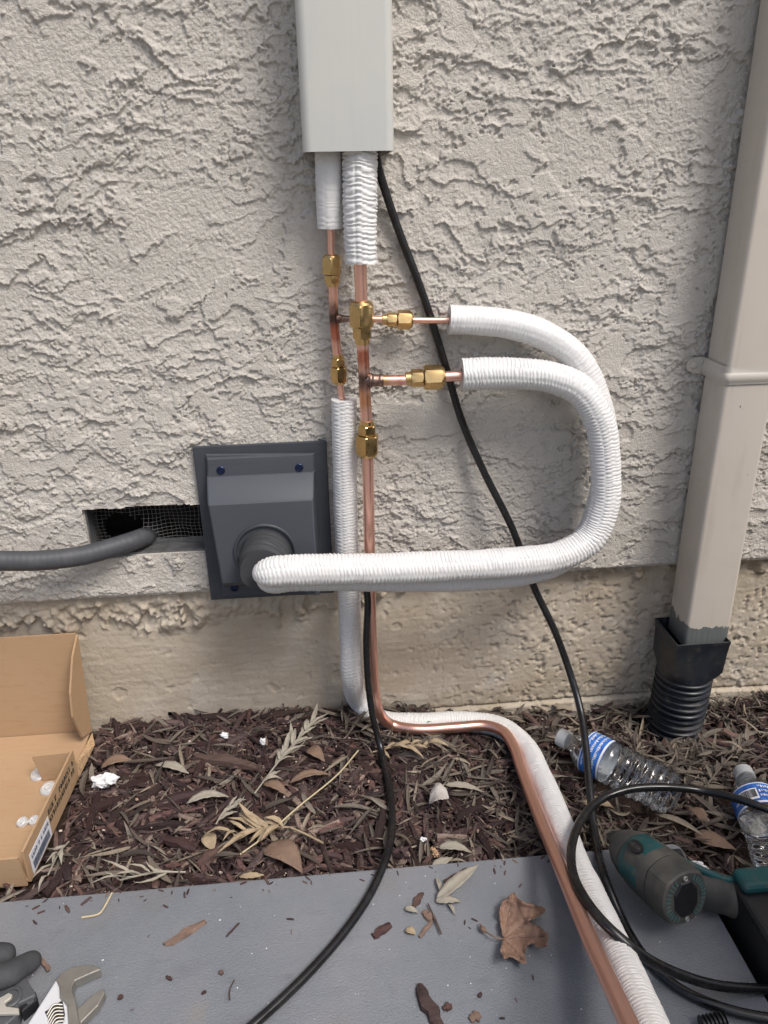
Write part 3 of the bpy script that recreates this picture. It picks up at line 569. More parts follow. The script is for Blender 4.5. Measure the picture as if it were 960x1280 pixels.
cable('control_cable', [at(352, 716, .080), at(400, 714, .077), at(440, 715, .0745), at(455, 727, .0735), at(459.5, 750, .0735), at(458, 800, .076), at(460, 850, .082), at(466, 895, .094), gr(476, 935, .034), gr(487, 985, .027), gr(490, 1030, .03), gr(484, 1068, .043), gr(464, 1115, .0405), gr(428, 1168, .0405), gr(378, 1224, .0405), gr(318, 1280, .0405), gr(240, 1345, .0405)],
      'black cable dropping beside the bare copper and curving across the grey pad', .0052)

# ------------------------------------------------------------------ downspout and drain
ds = thing('downspout', (.585, -.04, .17), 'cream painted square downspout with bare zinc at its lower end', 'downspout')
def rrect(x0, x1, y0, y1, r, n=5):
    P = []
    for cx_, cy_, a0 in ((x1 - r, y1 - r, 0), (x0 + r, y1 - r, 90), (x0 + r, y0 + r, 180), (x1 - r, y0 + r, 270)):
        for k in range(n + 1): a = R_(a0 + 90 * k / n); P.append((cx_ + r * math.cos(a), cy_ + r * math.sin(a)))
    return P
DX0, DX1, DY0, DY1 = .5485, .6205, -.074, -.012
pr = rrect(DX0, DX1, DY0, DY1, .006); zs = [.155] + list(np.linspace(.16, 1.9, 120)); n = len(pr)
V = []
for z in zs:
    for x, y in pr:
        V.append((x + .0006 * math.sin(z * 9 + 1) , y - .0011 * math.exp(-((x - .58) / .012) ** 2) * math.sin(z * 14), z))
V = np.array(V); F = [(i * n + j, i * n + (j + 1) % n, (i + 1) * n + (j + 1) % n, (i + 1) * n + j) for i in range(len(zs) - 1) for j in range(n)]
build('spout_pipe', V, F, M['paint'], ds, True, None, 40)
zb = at(900, 470, .074)[2]; e = .0018; st = MB()
po = rrect(DX0 - e, DX1 + e, DY0 - e, DY1 + .006, .007); n = len(po)
prof = [(-.0125, 0), (-.0095, 0.0005), (-.0075, .0018), (-.003, .0024), (.0015, .0018), (.0035, .0005), (.0125, .0004)]
V = []; ctr = np.array([(DX0 + DX1) / 2, (DY0 + DY1) / 2])
for dz, bl in prof:
    for x, y in po:
        s_ = np.sign([x - ctr[0], y - ctr[1]]); V.append((x + s_[0] * bl * (abs(x - ctr[0]) > .03), y + s_[1] * bl * (abs(y - ctr[1]) > .028), zb + dz))
F = [(i * n + j, i * n + (j + 1) % n, (i + 1) * n + (j + 1) % n, (i + 1) * n + j) for i in range(len(prof) - 1) for j in range(n)]
M['strap'] = mat('cream_strap_paint', (.51, .48, .425), .42, mix=[(40, (.46, .41, .36), .5, .7, .6)], bump=[(300, .1, .0006)])
bevel(build('strap', V, F, M['strap'], ds, True, None, 40), .0004)
so = ds.children[-1]
tp_ = [(DX0 - .0005, zb + .0125), (DX0 - .016, zb + .0115), (DX0 - .024, zb + .008), (DX0 - .026, zb + .001), (DX0 - .024, zb - .006), (DX0 - .016, zb - .0095), (DX0 - .0005, zb - .0125)]
V = [(x, -.0065, z) for x, z in tp_] + [(x, -.0085, z) for x, z in tp_]; n = len(tp_)
F = [tuple(range(n)), tuple(range(2 * n - 1, n - 1, -1))] + [(i, n + i, n + (i + 1) % n, (i + 1) % n) for i in range(n)]
build('strap_tab', V, F, M['strap'], so, False)
mb = MB(); mb.add(*lathe_axis((DX0 - .015, -.008, zb + .001), (0, -1, 0), [(0, .005), (.0015, .005), (.003, .0035), (.0034, .001)], 20)); mb.build('screw', M['strap'], so)
dr = thing('drain_adapter', (.585, -.05, -.02), 'black plastic drain adapter with ribbed pipe catching the foot of the downspout', 'drain pipe')
fl, frt = at(847, 807, .088), at(914, 803, .088); zt = (fl[2] + frt[2]) / 2
ax0, ax1, ay0, ay1 = fl[0], frt[0], -.088, -.004
cxp, cyp = (ax0 + ax1) / 2 - .002, -.047; zr = at(870, 852, .088)[2]
no = 48; th = np.linspace(0, 2 * np.pi, no, endpoint=False)
def rr_pt(x0, x1, y0, y1):
    P = []
    for a in th:
        c, s = math.cos(a), math.sin(a); k = 1 / max(abs(c), abs(s)); P.append(((x0 + x1) / 2 + (x1 - x0) / 2 * c * k, (y0 + y1) / 2 + (y1 - y0) / 2 * s * k))
    return np.array(P)
circ = lambda r: np.stack([cxp + r * np.cos(th), cyp + r * np.sin(th)], 1)
rect = rr_pt(ax0, ax1, ay0, ay1)
sec = [(zt + .0005, rect - (rect - rect.mean(0)) * .035), (zt - .03, rect - (rect - rect.mean(0)) * .06)]
outer = [(zt, rect), (zt - .004, rect * 1.0), (zt - .006, rect - (rect - rect.mean(0)) * .015), (zt - .022, rect * .95 + circ(.047) * .05 - (rect - rect.mean(0)) * .03), (zr + .012, rect * .74 + circ(.0455) * .26), (zr, rect * .35 + circ(.044) * .65), (zr - .006, circ(.0435))]
allr = sec[::-1] + outer; V = np.vstack([np.hstack([q, np.full((no, 1), z)]) for z, q in allr])
F = [(i * no + j, i * no + (j + 1) % no, (i + 1) * no + (j + 1) % no, (i + 1) * no + j) for i in range(len(allr) - 1) for j in range(no)]
build('adapter_mouth', V, F, M['black_plastic'], dr, True, None, 45)
pr = []; nz = 150; zz = np.linspace(zr - .004, -.07, nz); C = np.stack([np.full(nz, cxp) - .004 * sst(zr, -.05, zz), np.full(nz, cyp), zz], 1)
S = zr - zz; V, F = sweep(C, S, lambda s, t: .0395 + .0055 * (np.clip(.5 + .9 * np.cos(2 * np.pi * s / .0118), 0, 1)) + 0 * t, 48, True, (1, 0, 0))
build('corrugated_pipe', V, F, M['black_plastic'], dr, True, None, 60)

# ------------------------------------------------------------------ cardboard box
cb = thing('cardboard_box', (-.55, -.2, .02), 'open brown cardboard box with its lid propped against the footing', 'box')
XR, XL, YF, YB, ZB, ZT, T = -.404, -.80, -.302, -.114, .022, .073, .003
mb = MB(); mb.add(*box(XL, XR, YF, YB, ZB, ZB + T)); mb.build('box_floor', M['card'], cb, False)
mb = MB(); mb.add(*quad_slab((XR - .001, YF, ZB), (XR + .007, YB, ZB), (XR + .007, YB, ZT), (XR - .001, YF, ZT), T)); mb.build('side_wall', M['card'], cb, False)
mb = MB(); mb.add(*quad_slab((XL, YF - T, ZB), (XR - .001, YF - T, ZB), (XR - .003, YF - T - .002, ZT - .002), (XL, YF - T - .002, ZT - .002), T)); mb.build('front_wall', M['card'], cb, False)
mb = MB(); mb.add(*quad_slab((XR + .005, YB, ZB + .004), (XR + .005, YB, ZT - .002), (XR - .047, YB - .006, ZT + .0), (XR - .040, YB - .004, ZB + .004), T)); mb.build('dust_flap', M['card'], cb, False)
mb = MB(); mb.add(*quad_slab((XL, YB, ZB), (XR + .004, YB, ZB), (XR + .004, -.021, ZB + .008), (XL, -.021, ZB + .008), T)); mb.build('back_panel', M['card'], cb, False)
mb = MB(); LZ = .213
mb.add(*quad_slab((XL, -.020, ZB + .008), (XR + .004, -.020, ZB + .008), (XR + .011, -.0165, LZ), (XL, -.0165, LZ), -T)); lid = mb.build('lid', M['card'], cb, False)
pl = [(0, .0), (0, .0), (.03, .0)]
flap = [(-.021, ZB + .010), (-.050, ZB + .022), (-.066, ZB + .075), (-.062, ZB + .115), (-.040, ZB + .165), (-.022, LZ - .006), (-.017, LZ - .001)]
xk = lambda z: XR + .0035 + .0075 * (z - ZB) / (LZ - ZB)
V = [(xk(z) - .18 * (-y - .02), y, z) for y, z in flap] + [(xk(z) - .18 * (-y - .02) + T, y, z) for y, z in flap]; n = len(flap)
F = [tuple(range(n)), tuple(range(2 * n - 1, n - 1, -1))] + [(i, n + i, n + (i + 1) % n, (i + 1) % n) for i in range(n)]
build('lid_flap', V, F, M['card'], lid, False)
mb = MB(); a, b, c = np.array([XR + .008, -.024, ZB + .010]), np.array([XR + .018, -.05, ZB + .006]), np.array([XR + .0095, YB - .004, ZB - .002]); d = np.array([XR + .0075, YB + .006, ZB + .02])
mb.add(*quad_slab(a, b, c, d, .0025)); mb.build('corner_flap', M['card_edge'], cb, False)
u = np.array([.008, YB - YF, 0]); u /= np.linalg.norm(u); nn = np.array([u[1], -u[0], 0])
o_ = np.array([XR - .001, YF, ZB]) + nn * (T + .0006)
glyphs(o_ + u * .078 + np.array([0, 0, .042]), u, (0, 0, 1), nn, 2, .098, .0085, .013, 4).build('printed_text', M['ink'], cb, False)['kind'] = 'stuff'
lb = MB(); q = o_ + nn * .0002; lb.add(*quad_slab(q + u * .008 + np.array([0, 0, .004]), q + u * .074 + np.array([0, 0, .004]), q + u * .074 + np.array([0, 0, .036]), q + u * .008 + np.array([0, 0, .036]), .0004)); plab = lb.build('paper_label', M['paper'], cb, False)
q = q + nn * .0012
glyphs(q + u * .012 + np.array([0, 0, .032]), u, (0, 0, 1), nn, 1, .054, .006, .01, 9, .5).build('label_text', M['inkblue'], plab, False)['kind'] = 'stuff'
bb = MB(); x = .012; rb = random.Random(3)
while x < .066: w_ = rb.choice((.0008, .0014, .0022)); bb.add(*quad_slab(q + u * x + np.array([0, 0, .009]), q + u * (x + w_) + np.array([0, 0, .009]), q + u * (x + w_) + np.array([0, 0, .021]), q + u * x + np.array([0, 0, .021]), .0002)); x += w_ + rb.choice((.0006, .0012))
bb.build('label_barcode', M['inkblue'], plab, False)
for (px, py, r, l) in ((48.5, 967, .0120, 'larger shiny metal flare cap in the box beside the folded flap'), (61, 985, .0120, 'larger shiny metal flare cap touching the printed side wall'), (28.5, 1027, .0080, 'small shiny metal flare cap lying apart on the box floor'), (43.5, 1025, .0080, 'small shiny metal flare cap tucked against the printed side wall')):
    p = gr(px, py, ZB + T + .004); p[2] = ZB + T
    t = thing('flare_cap', p, l, 'metal cap', 'flare caps lying in the cardboard box')
    tl = np.array([-.12, -.25, 1]); mb = MB(); mb.add(*lathe_axis(p + np.array([0, 0, .001]), tl, [(0, r * .9), (.001, r), (.0035, r), (.0055, r * .86), (.0058, r * .68), (.0044, r * .62), (.0044, r * .45), (.0062, r * .40), (.0064, r * .2), (.0054, r * .15), (.0052, .0001)], 32)); mb.build('cap_disc', M['steel'], t, True, 30)

# ------------------------------------------------------------------ grey pad
PZ = .035; PX0, PX1, PYB, PYF = -.62, .4355, -.340, -1.05
pd = thing('equipment_pad', (-.1, -.7, 0), 'flat grey plastic equipment pad with pebbled surface lying in front of the mulch', 'pad')
poly = rrect(PX0, PX1, PYF, PYB, .010, 6); n = len(poly)
mb = MB(); ins = lambda P, k: [(x + (-k if x > -.1 else k), y + (-k if y > -.7 else k)) for x, y in P]
lev = [(poly, -.012), (poly, PZ - .003), (ins(poly, .0008), PZ - .0009), (ins(poly, .0028), PZ)]
V = [(x, y, z) for P, z in lev for x, y in P]; F = [(i * n + j, i * n + (j + 1) % n, (i + 1) * n + (j + 1) % n, (i + 1) * n + j) for i in range(3) for j in range(n)] + [tuple(3 * n + j for j in range(n))]
build('pad_slab', V, F, M['pad'], pd, True, None, 30)

# ------------------------------------------------------------------ condenser-shaped box out of view, added to shade the lower right corner
M['unit'] = mat('grey_unit_paint', (.20, .205, .205), .5, mix=[(12, (.16, .165, .16), .45, .7, .6)], bump=[(400, .1, .0005)])
ou = thing('added_shade_unit', (.9, -1.0, 0), 'unseen grey condenser-shaped box added to shade the lower right corner', 'added shade box')
UX0, UX1, UY0, UY1, UH = .61, 1.37, -1.48, -.70, .76
mb = MB(); mb.add(*box(UX0 + .012, UX1 - .012, UY0 + .012, UY1 - .012, .05, UH - .02)); bevel(mb.build('coil_core', M['black_tool'], ou, False), .004)
for x in (UX0, UX1 - .04):
    for y in (UY0, UY1 - .04):
        mb = MB(); mb.add(*box(x, x + .04, y, y + .04, .012, UH - .03)); bevel(mb.build('corner_post', M['unit'], ou, False), .006)
for i in range(26):
    z = .075 + i * .028; mb = MB()
    for q in (box(UX0 + .004, UX0 + .010, UY0 + .04, UY1 - .04, z, z + .014), box(UX0 + .04, UX1 - .04, UY1 - .010, UY1 - .004, z, z + .014), box(UX0 + .04, UX1 - .04, UY0 + .004, UY0 + .010, z, z + .014)): mb.add(*q)
    mb.build('louvre', M['unit'], ou, False)['kind'] = 'stuff'
mb = MB(); mb.add(*box(UX0 - .006, UX1 + .006, UY0 - .006, UY1 + .006, UH - .032, UH)); bevel(mb.build('top_cover', M['unit'], ou, False), .01, 3)
mb = MB(); mb.add(*box(UX0 - .004, UX1 + .004, UY0 - .004, UY1 + .004, .0, .055)); bevel(mb.build('base_pan', M['unit'], ou, False), .006)

# ------------------------------------------------------------------ water bottles
def bottle(name, c0, c1, roll, lab, bar):
    c0, c1 = np.array(c0), np.array(c1); ax = (c1 - c0); Lb = np.linalg.norm(ax); ax /= Lb
    t = thing(name, (c0[0], c0[1], c0[2] - .03), lab, 'water bottle')
    k = Lb / .200; n = cross_n = np.cross(ax, (0, 0, 1)); n /= np.linalg.norm(n); b = np.cross(n, ax)
    s = np.linspace(0, .200, 320) * k; Rb = .0318
    def prof(s, th):
        q = s / k
        neck = .0118 + .0195 * sst(.016, .048, q)
        ribs = .0016 * np.cos(2 * np.pi * q / .0135) * sst(.090, .096, q) * (1 - sst(.178, .184, q)) * (1 + .3 * np.cos(th * 5))
        lab_ = -.0012 * (sst(.048, .051, q) - sst(.086, .089, q))
        wave = .0016 * np.cos(th * 3 + q * 90) * sst(.095, .11, q) * (1 - sst(.16, .18, q))
        base = 1 - .42 * sst(.186, .200, q) ** 2
        foot = -.0030 * (.5 + .5 * np.cos(th * 5)) * sst(.182, .199, q)
        return (neck + ribs + lab_ + wave + foot) * base
    C = c0 + ax * s[:, None]; V, F = sweep(C, s, lambda S, T_: prof(S, T_), 72, True, b)
    build('bottle_body', V, F, M['pet'], t, True, None, 70)
    mb = MB(); kn = [(-.004, .0125), (-.0036, .0135)] + [(.0, .0138), (.011, .0140), (.0115, .0125)]
    mb.add(*lathe_axis(c0, ax, kn, 60)); mb.build('bottle_cap', M['cap'], t, True, 35)
    q0, q1 = .0505 * k, .087 * k; ths = np.linspace(0, 2 * np.pi, 64, endpoint=False)
    def strip(name, sa, sb, ta, tb, r, m, par, ns=2):
        tt = np.linspace(ta, tb, 40); ss = np.linspace(sa, sb, ns)
        V = [c0 + ax * a_ + r * (math.cos(x) * b + math.sin(x) * n) for a_ in ss for x in tt]
        return build(name, V, [(i * 40 + j, i * 40 + j + 1, (i + 1) * 40 + j + 1, (i + 1) * 40 + j) for i in range(ns - 1) for j in range(39)], m, par)
    R1 = .0316
    lin = None
    lb_ = strip('bottle_label', q0, q1, 0, 2 * math.pi, R1, M['blue'], t)
    strip('label_lining', q0 + .0002, q1 - .0002, 0, 2 * math.pi, R1 - .0004, M['white'], lb_)
    strip('label_band', q1 - .004, q1 - .0008, 0, 2 * math.pi, R1 + .0003, M['white'], lb_)
    strip('label_edge', q0 + .0006, q0 + .002, 0, 2 * math.pi, R1 + .0003, M['white'], lb_)
    mb = MB(); rg = random.Random(5)
    def patch(sa, sb, ta, tb, r):
        tt = np.linspace(ta, tb, max(2, int(abs(tb - ta) / .1) + 2)); m_ = len(tt)
        mb.add([c0 + ax * a_ + r * (math.cos(x) * b + math.sin(x) * n) for a_ in (sa, sb) for x in tt], [(j, j + 1, m_ + j + 1, m_ + j) for j in range(m_ - 1)])
    for row in range(3):
        x = roll - 1.25
        while x < roll + 1.3:
            w_ = rg.uniform(.025, .07)
            if not (bar and abs(x - roll - bar) < .5): patch(q0 + .005 + row * .008, q0 + .0065 + row * .008 + rg.uniform(0, .003), x, x + w_, R1 + .0003)
            x += w_ + rg.uniform(.02, .05)
    mb.build('label_print', M['white'], lb_)['kind'] = 'stuff'
    if bar:
        mb = MB(); patch(q0 + .010, q1 - .008, roll + bar - .42, roll + bar + .42, R1 + .0005); mb.build('barcode_patch', M['white'], lb_)
        mb = MB(); x = roll + bar - .36
        while x < roll + bar + .36: w_ = rg.choice((.012, .02, .032)); patch(q0 + .012, q1 - .011, x, x + w_, R1 + .0008); x += w_ + rg.choice((.012, .022))
        mb.build('barcode', M['ink'], lb_)
    return t
B1a, B1b = gr(702, 922, .042), gr(846, 996, .044)
bottle('water_bottle', B1a, B1b, .3, 'clear plastic water bottle with blue label lying near the wall under the black cables', 0)
B2a, B2b = gr(929, 966, .040), gr(986, 1098, .034); B2b = B2a + (B2b - B2a) / np.linalg.norm(B2b - B2a) * .2
bottle('water_bottle', B2a, B2b, .1, 'clear plastic water bottle showing a barcode at the right edge of the mulch', .55)

# ------------------------------------------------------------------ impact driver
RD = gr(857, 1123, .100); _v = CAM - RD; _v /= np.linalg.norm(_v); _u = RC @ np.array([.886, -.465, 0]); _u = _u - _v * (_u @ _v); _u /= np.linalg.norm(_u)
DA = -(.74 * _v + .67 * _u); DA[2] = -.22; DA /= np.linalg.norm(DA)
dv = thing('impact_driver', (RD[0], RD[1], PZ), 'dusty teal and black cordless impact driver lying on its side over the pad corner', 'power tool')
n1 = np.cross(DA, (0, 0, 1)); n1 /= np.linalg.norm(n1); up = np.cross(n1, DA)
def ringsec(prof, segs=48, oct_=None):
    th = np.linspace(0, 2 * np.pi, segs, endpoint=False); V = []
    for tt, r, sq in prof:
        rr = r * (1 + sq * (1 / np.maximum(np.abs(np.cos(th)), np.abs(np.sin(th))) - 1)); V.append(RD + DA * tt + (rr * np.cos(th))[:, None] * n1 + (rr * np.sin(th) * 1.06)[:, None] * up)
    m_ = len(prof); return np.vstack(V), [(i * segs + j, i * segs + (j + 1) % segs, (i + 1) * segs + (j + 1) % segs, (i + 1) * segs + j) for i in range(m_ - 1) for j in range(segs)] + [tuple(range(segs))[::-1], tuple((m_ - 1) * segs + j for j in range(segs))]
mb = MB(); mb.add(*ringsec([(.0, .0278, .22), (.002, .0296, .22), (.030, .0312, .17), (.0315, .0300, .17)])); mb.build('end_housing', M['rubber'], dv, True, 30)
mb = MB(); mb.add(*ringsec([(.032, .0305, .17), (.034, .0312, .17), (.070, .0303, .1), (.082, .0285, 0), (.084, .0275, 0)])); mh = mb.build('motor_housing', M['rubber'], dv, True, 30)
mb = MB(); th_ = np.linspace(-.35, 2.1, 22)
for k in range(2):
    pass
V = []
tts = [.046, .048, .079, .081]
for i_, tt in enumerate(tts):
    for a in th_:
        r = (.0302 if tt < .070 else .0302 - (tt - .070) * .14) + (.0006 if i_ in (0, 3) else .0013); V.append(RD + DA * tt + r * (math.cos(a + 1.3) * n1 + 1.06 * math.sin(a + 1.3) * up))
m_ = len(th_); build('teal_shell', V, [(i * m_ + j, i * m_ + j + 1, (i + 1) * m_ + j + 1, (i + 1) * m_ + j) for i in range(3) for j in range(m_ - 1)], M['teal'], dv, True, None, 30)
mb = MB(); mb.add(*ringsec([(.084, .0278, 0), (.087, .0280, 0), (.103, .0235, 0), (.114, .0175, 0), (.116, .0150, 0)])); mb.build('nose_cone', M['rubber'], dv, True, 30)
mb = MB(); mb.add(*ringsec([(.116, .0095, 0), (.129, .0095, 0), (.130, .006, 0), (.133, .006, 0)], 24)); mb.build('chuck', M['dark_steel'], dv, True, 30)
bn = math.cos(2.05) * n1 + math.sin(2.05) * 1.06 * up; bc = RD + DA * .063 + bn * .0325; bu = np.cross(bn, DA); bu /= np.linalg.norm(bu)
pl = [bc + .0115 * math.cos(a) * DA + .0075 * math.sin(a) * bu for a in np.linspace(0, 2 * np.pi, 24, endpoint=False)]
mb = MB(); V = np.vstack([pl, np.array(pl) + bn * .0016]); mb.add(V, [tuple(range(24, 48))] + [(i, (i + 1) % 24, 24 + (i + 1) % 24, 24 + i) for i in range(24)]); bd = mb.build('badge', M['black_tool'], dv, False)
glyphs(bc + bn * .0021 - DA * -.009 + bu * .0022, -DA, bu, bn, 1, .018, .0045, .01, 2).build('badge_marks', M['rubber'], bd, False)
bk = -DA; pc = RD + bk * .0002
pl = [pc + .0205 * (math.cos(a) * n1 * .82 + math.sin(a) * up * 1.12) for a in R_(22.5) + np.arange(8) * math.pi / 4]
mb = MB(); V = np.vstack([pl, np.array(pl) * .92 + .08 * pc + bk * .0022]); mb.add(V, [tuple(range(8, 16)), tuple(range(16 - 1, 8 - 1, -1))][:1] + [(i, (i + 1) % 8, 8 + (i + 1) % 8, 8 + i) for i in range(8)]); mb.build('end_cap', M['black_tool'], dv, False)
mb = MB()
for s_ in (-1, 1):
    for a in np.linspace(-1.05, 1.05, 12):
        ca, sa = math.cos(a) * s_, math.sin(a); rd = ca * n1 + sa * up * 1.05; tg = -sa * n1 * s_ + abs(ca) * up; p = pc + rd * .0240
        V = [p - rd * .0032 - tg * .0011, p + rd * .0032 - tg * .0011, p + rd * .0032 + tg * .0011, p - rd * .0032 + tg * .0011]; V = np.vstack([V, np.array(V) + bk * .0009]); mb.add(V, [(4, 5, 6, 7), (0, 1, 5, 4), (1, 2, 6, 5), (2, 3, 7, 6), (3, 0, 4, 7)])
M['fin'] = mat('dusty_fin', (.05, .105, .105), .6, mix=[(90, (.12, .12, .10), .5, .7, .6)])
vs_ = mb.build('vent_fins', M['fin'], dv, False); vs_['kind'] = 'stuff'
for q in (up * .0248, -up * .0248):
    mb = MB(); mb.add(*lathe_axis(pc + q, bk, [(0, .0032), (.0014, .0032), (.002, .0022), (.0012, .001), (.001, .0001)], 16)); mb.build('screw', M['worn_steel'], dv)
# handle and battery
H0, H1, H2 = RD + DA * .055 + np.array([.012, 0, -.012]), gr(905, 1118, .058), gr(948, 1128, .054)
tube('handle', [H0, (H0 * 1 + H1) / 2 + np.array([0, 0, .001]), H1, H2], lambda s, t: .0195 + .002 * np.cos(2 * t) + .003 * sst(.05, .10, s) - .001 * np.cos(s * 160), M['rubber'], dv, 32, .002, flat=1.15)
ht = [p + np.array([0, .002, .0215]) for p in (H0 + np.array([.02, 0, .002]), (H0 + H1) / 2 + np.array([.008, 0, .001]), H1, H1 + np.array([.02, 0, -.001]))]
tube('handle_stripe', ht, .0045, M['teal'], dv, 12, .003)
tg0 = H0 + np.array([.028, .022, 0]); mb = MB(); mb.add(*box(tg0[0] - .008, tg0[0] + .010, tg0[1] - .008, tg0[1] + .010, tg0[2] - .009, tg0[2] + .009)); bevel(mb.build('trigger', M['black_tool'], dv, False), .003, 2)
bq = gr(908, 1085, .094)
X0, Y1 = bq[0] + .004, bq[1] + .006
mb = MB(); mb.add(*box(X0, X0 + .075, Y1 - .118, Y1, .004, .082)); bevel(mb.build('battery', M['black_tool'], dv, False), .008, 3)
mb = MB(); mb.add(*box(X0 + .003, X0 + .071, Y1 - .035, Y1 - .004, .080, .094)); bevel(mb.build('battery_foot', M['teal'], dv, False), .007, 3)

# ------------------------------------------------------------------ wrench, hand tool and glove at the near corner of the pad
WZ = PZ + .013
def zp(x, y, z=WZ): p = gr(x / 6.4, 1160 + y / 6.4, z); return (p[0], p[1])
wr = thing('adjustable_wrench', (*zp(480, 700), PZ), 'worn chrome adjustable wrench with open jaws on the grey pad', 'wrench')
hp = [zp(*q) for q in ((447, 408), (474, 470), (478, 560), (505, 575), (535, 620), (548, 770), (560, 900), (420, 1100), (260, 1400), (60, 1400), (140, 900), (215, 770))]
mb = MB(); mb.add(*prism(hp, PZ + .001, WZ - .0006)); bevel(mb.build('handle', M['chrome'], wr, False), .0015, 2)
fj = [zp(*q) for q in ((445, 410), (500, 352), (570, 313), (640, 297), (740, 297), (797, 313), (806, 330), (700, 375), (600, 420), (582, 460), (580, 505), (598, 545), (615, 640), (632, 720), (648, 800), (548, 800), (535, 620), (505, 575), (478, 560), (474, 470))]
mb = MB(); mb.add(*prism(fj, PZ + .0012, WZ)); bevel(mb.build('fixed_jaw', M['worn_steel'], wr, False), .0012, 2)
mj = [zp(*q) for q in ((612, 640), (660, 600), (740, 520), (828, 474), (838, 505), (785, 610), (705, 690), (650, 745), (640, 800), (622, 720))]
mb = MB(); mb.add(*prism(mj, PZ + .0013, WZ - .0015)); bevel(mb.build('moving_jaw', M['worn_steel'], wr, False), .0012, 2)
wq = [zp(*q) for q in ((358, 672), (500, 578), (520, 690), (505, 760), (400, 760))]
mb = MB(); mb.add(*prism(wq, WZ - .0012, WZ + .0003)); mb.build('worm_slot', M['dark_steel'], wr, False)
for i in range(6):
    a = zp(372 + i * 6, 690 + i * 26, WZ + .001); b = zp(498 + i * 3, 606 + i * 26, WZ + .001); m_ = zp(430 + i * 5, 622 + i * 27, WZ + .001)
    tube('worm_thread', [np.array([*a, WZ - .0005]), np.array([*m_, WZ + .0022]), np.array([*b, WZ - .0005])], .0011, M['worn_steel'], wr, 10, .002)
TZ = PZ + .022
ht_ = thing('tube_cutter', (*zp(120, 620, TZ), PZ), 'dark grey hand tool with pale metal bracket at the corner of the pad', 'hand tool')
bp_ = [zp(*q, TZ) for q in ((-160, 420), (100, 395), (200, 390), (240, 450), (285, 520), (270, 540), (150, 600), (140, 690), (60, 760), (-160, 900))]
mb = MB(); mb.add(*prism(bp_, PZ + .001, TZ)); bevel(mb.build('tool_body', M['tool_grey'], ht_, False), .003, 3)
c_ = np.array([*zp(85, 560, TZ), TZ]); mb = MB(); mb.add(*lathe_axis(c_ - np.array([0, 0, .002]), (0, 0, 1), [(0, .0115), (.0035, .0115), (.0045, .0105), (.0045, .0085), (.0012, .0080), (.0012, .0001)], 32)); mb.build('pivot_ring', M['tool_grey'], ht_, True, 35)
st_ = [zp(*q, TZ - .006) for q in ((160, 600), (285, 505), (298, 570), (170, 680))]
mb = MB(); mb.add(*prism(st_, PZ + .001, TZ - .005)); sb = bevel(mb.build('tool_step', M['black_tool'], ht_, False), .0015, 2)
mb = MB(); mb.add(*lathe_axis(np.array([*zp(240, 585, TZ - .005), TZ - .0052]), (0, 0, 1), [(0, .0036), (.001, .0036), (.001, .0026), (.0004, .0024), (.0004, .0001)], 20)); mb.build('step_screw', M['tool_grey'], ht_)
br = [zp(*q, TZ + .006) for q in ((-120, 600), (-10, 560), (70, 515), (100, 530), (90, 555), (40, 595), (48, 625), (150, 640), (150, 680), (-120, 690))]
mb = MB(); mb.add(*prism(br, TZ + .002, TZ + .006)); bevel(mb.build('bracket', M['bracket'], ht_, False), .0008, 2)
gl = thing('rubber_glove', (*zp(0, 300, PZ + .02), PZ), 'dark rubber work glove with two fingers reaching onto the grey pad', 'glove')
def z3(x, y, z): return np.array([*zp(x, y, z), z])
def fing(name, P, R, m=M['glove']):
    C, S = spline(P, .0015); Lf = S[-1]
    return tube(name, P, lambda s, t: R(s / Lf) * np.sqrt(np.clip(1 - np.clip((s - Lf + .011) / .0112, 0, 1) ** 2, .02, 1)) + .0006 * fbm(s * 120 + 0 * t, np.cos(t) * 1.5, 4, 2), m, gl, 28, .0012)
fing('finger', [z3(-320, 420, PZ + .030), z3(-120, 405, PZ + .034), z3(60, 370, PZ + .034), z3(180, 305, PZ + .028), z3(318, 228, PZ + .020)], lambda u: .0150 - .0045 * u)
fing('finger', [z3(-320, 260, PZ + .03), z3(-160, 235, PZ + .036), z3(-40, 225, PZ + .034), z3(122, 222, PZ + .024)], lambda u: .0148 - .0022 * u)
fing('palm', [z3(-700, 420, PZ + .03), z3(-500, 380, PZ + .034), z3(-330, 340, PZ + .033), z3(-200, 330, PZ + .033)], lambda u: .034 - .012 * u)

# ------------------------------------------------------------------ leaves, chips and scraps
def leaf_mesh(a, b, w, z_arch=.006, fold=.25, curl=0, n=12, seed=0, shape=1.0):
    a, b = np.array(a, float), np.array(b, float); d = b - a; L = np.linalg.norm(d); d /= L
    s = np.cross((0, 0, 1), d); s /= np.linalg.norm(s); up_ = np.cross(d, s); V = []
    rr = random.Random(seed); bend = rr.uniform(-.10, .10) * L; tw = rr.uniform(-.5, .5)
    for i in range(n + 1):
        u_ = i / n; ww = w / 2 * (math.sin(math.pi * min(1, u_ ** .8 * shape + .02)) ** .75 if 0 < i < n else .06)
        c = a + d * (u_ * L) + s * bend * math.sin(math.pi * u_) + up_ * (z_arch * math.sin(math.pi * u_) + curl * u_ ** 3)
        t_ = tw * (u_ - .5); sv = s * math.cos(t_) + up_ * math.sin(t_); uv = up_ * math.cos(t_) - s * math.sin(t_)
        for k in (-1, -.5, 0, .5, 1): V.append(c + sv * ww * k + uv * ww * fold * abs(k) ** 1.3 + up_ * .0006 * math.sin(i * 2.1 + k * 3 + seed))
    m_ = 5; F = [(i * m_ + j, i * m_ + j + 1, (i + 1) * m_ + j + 1, (i + 1) * m_ + j) for i in range(n) for j in range(4)]
    return np.array(V), F
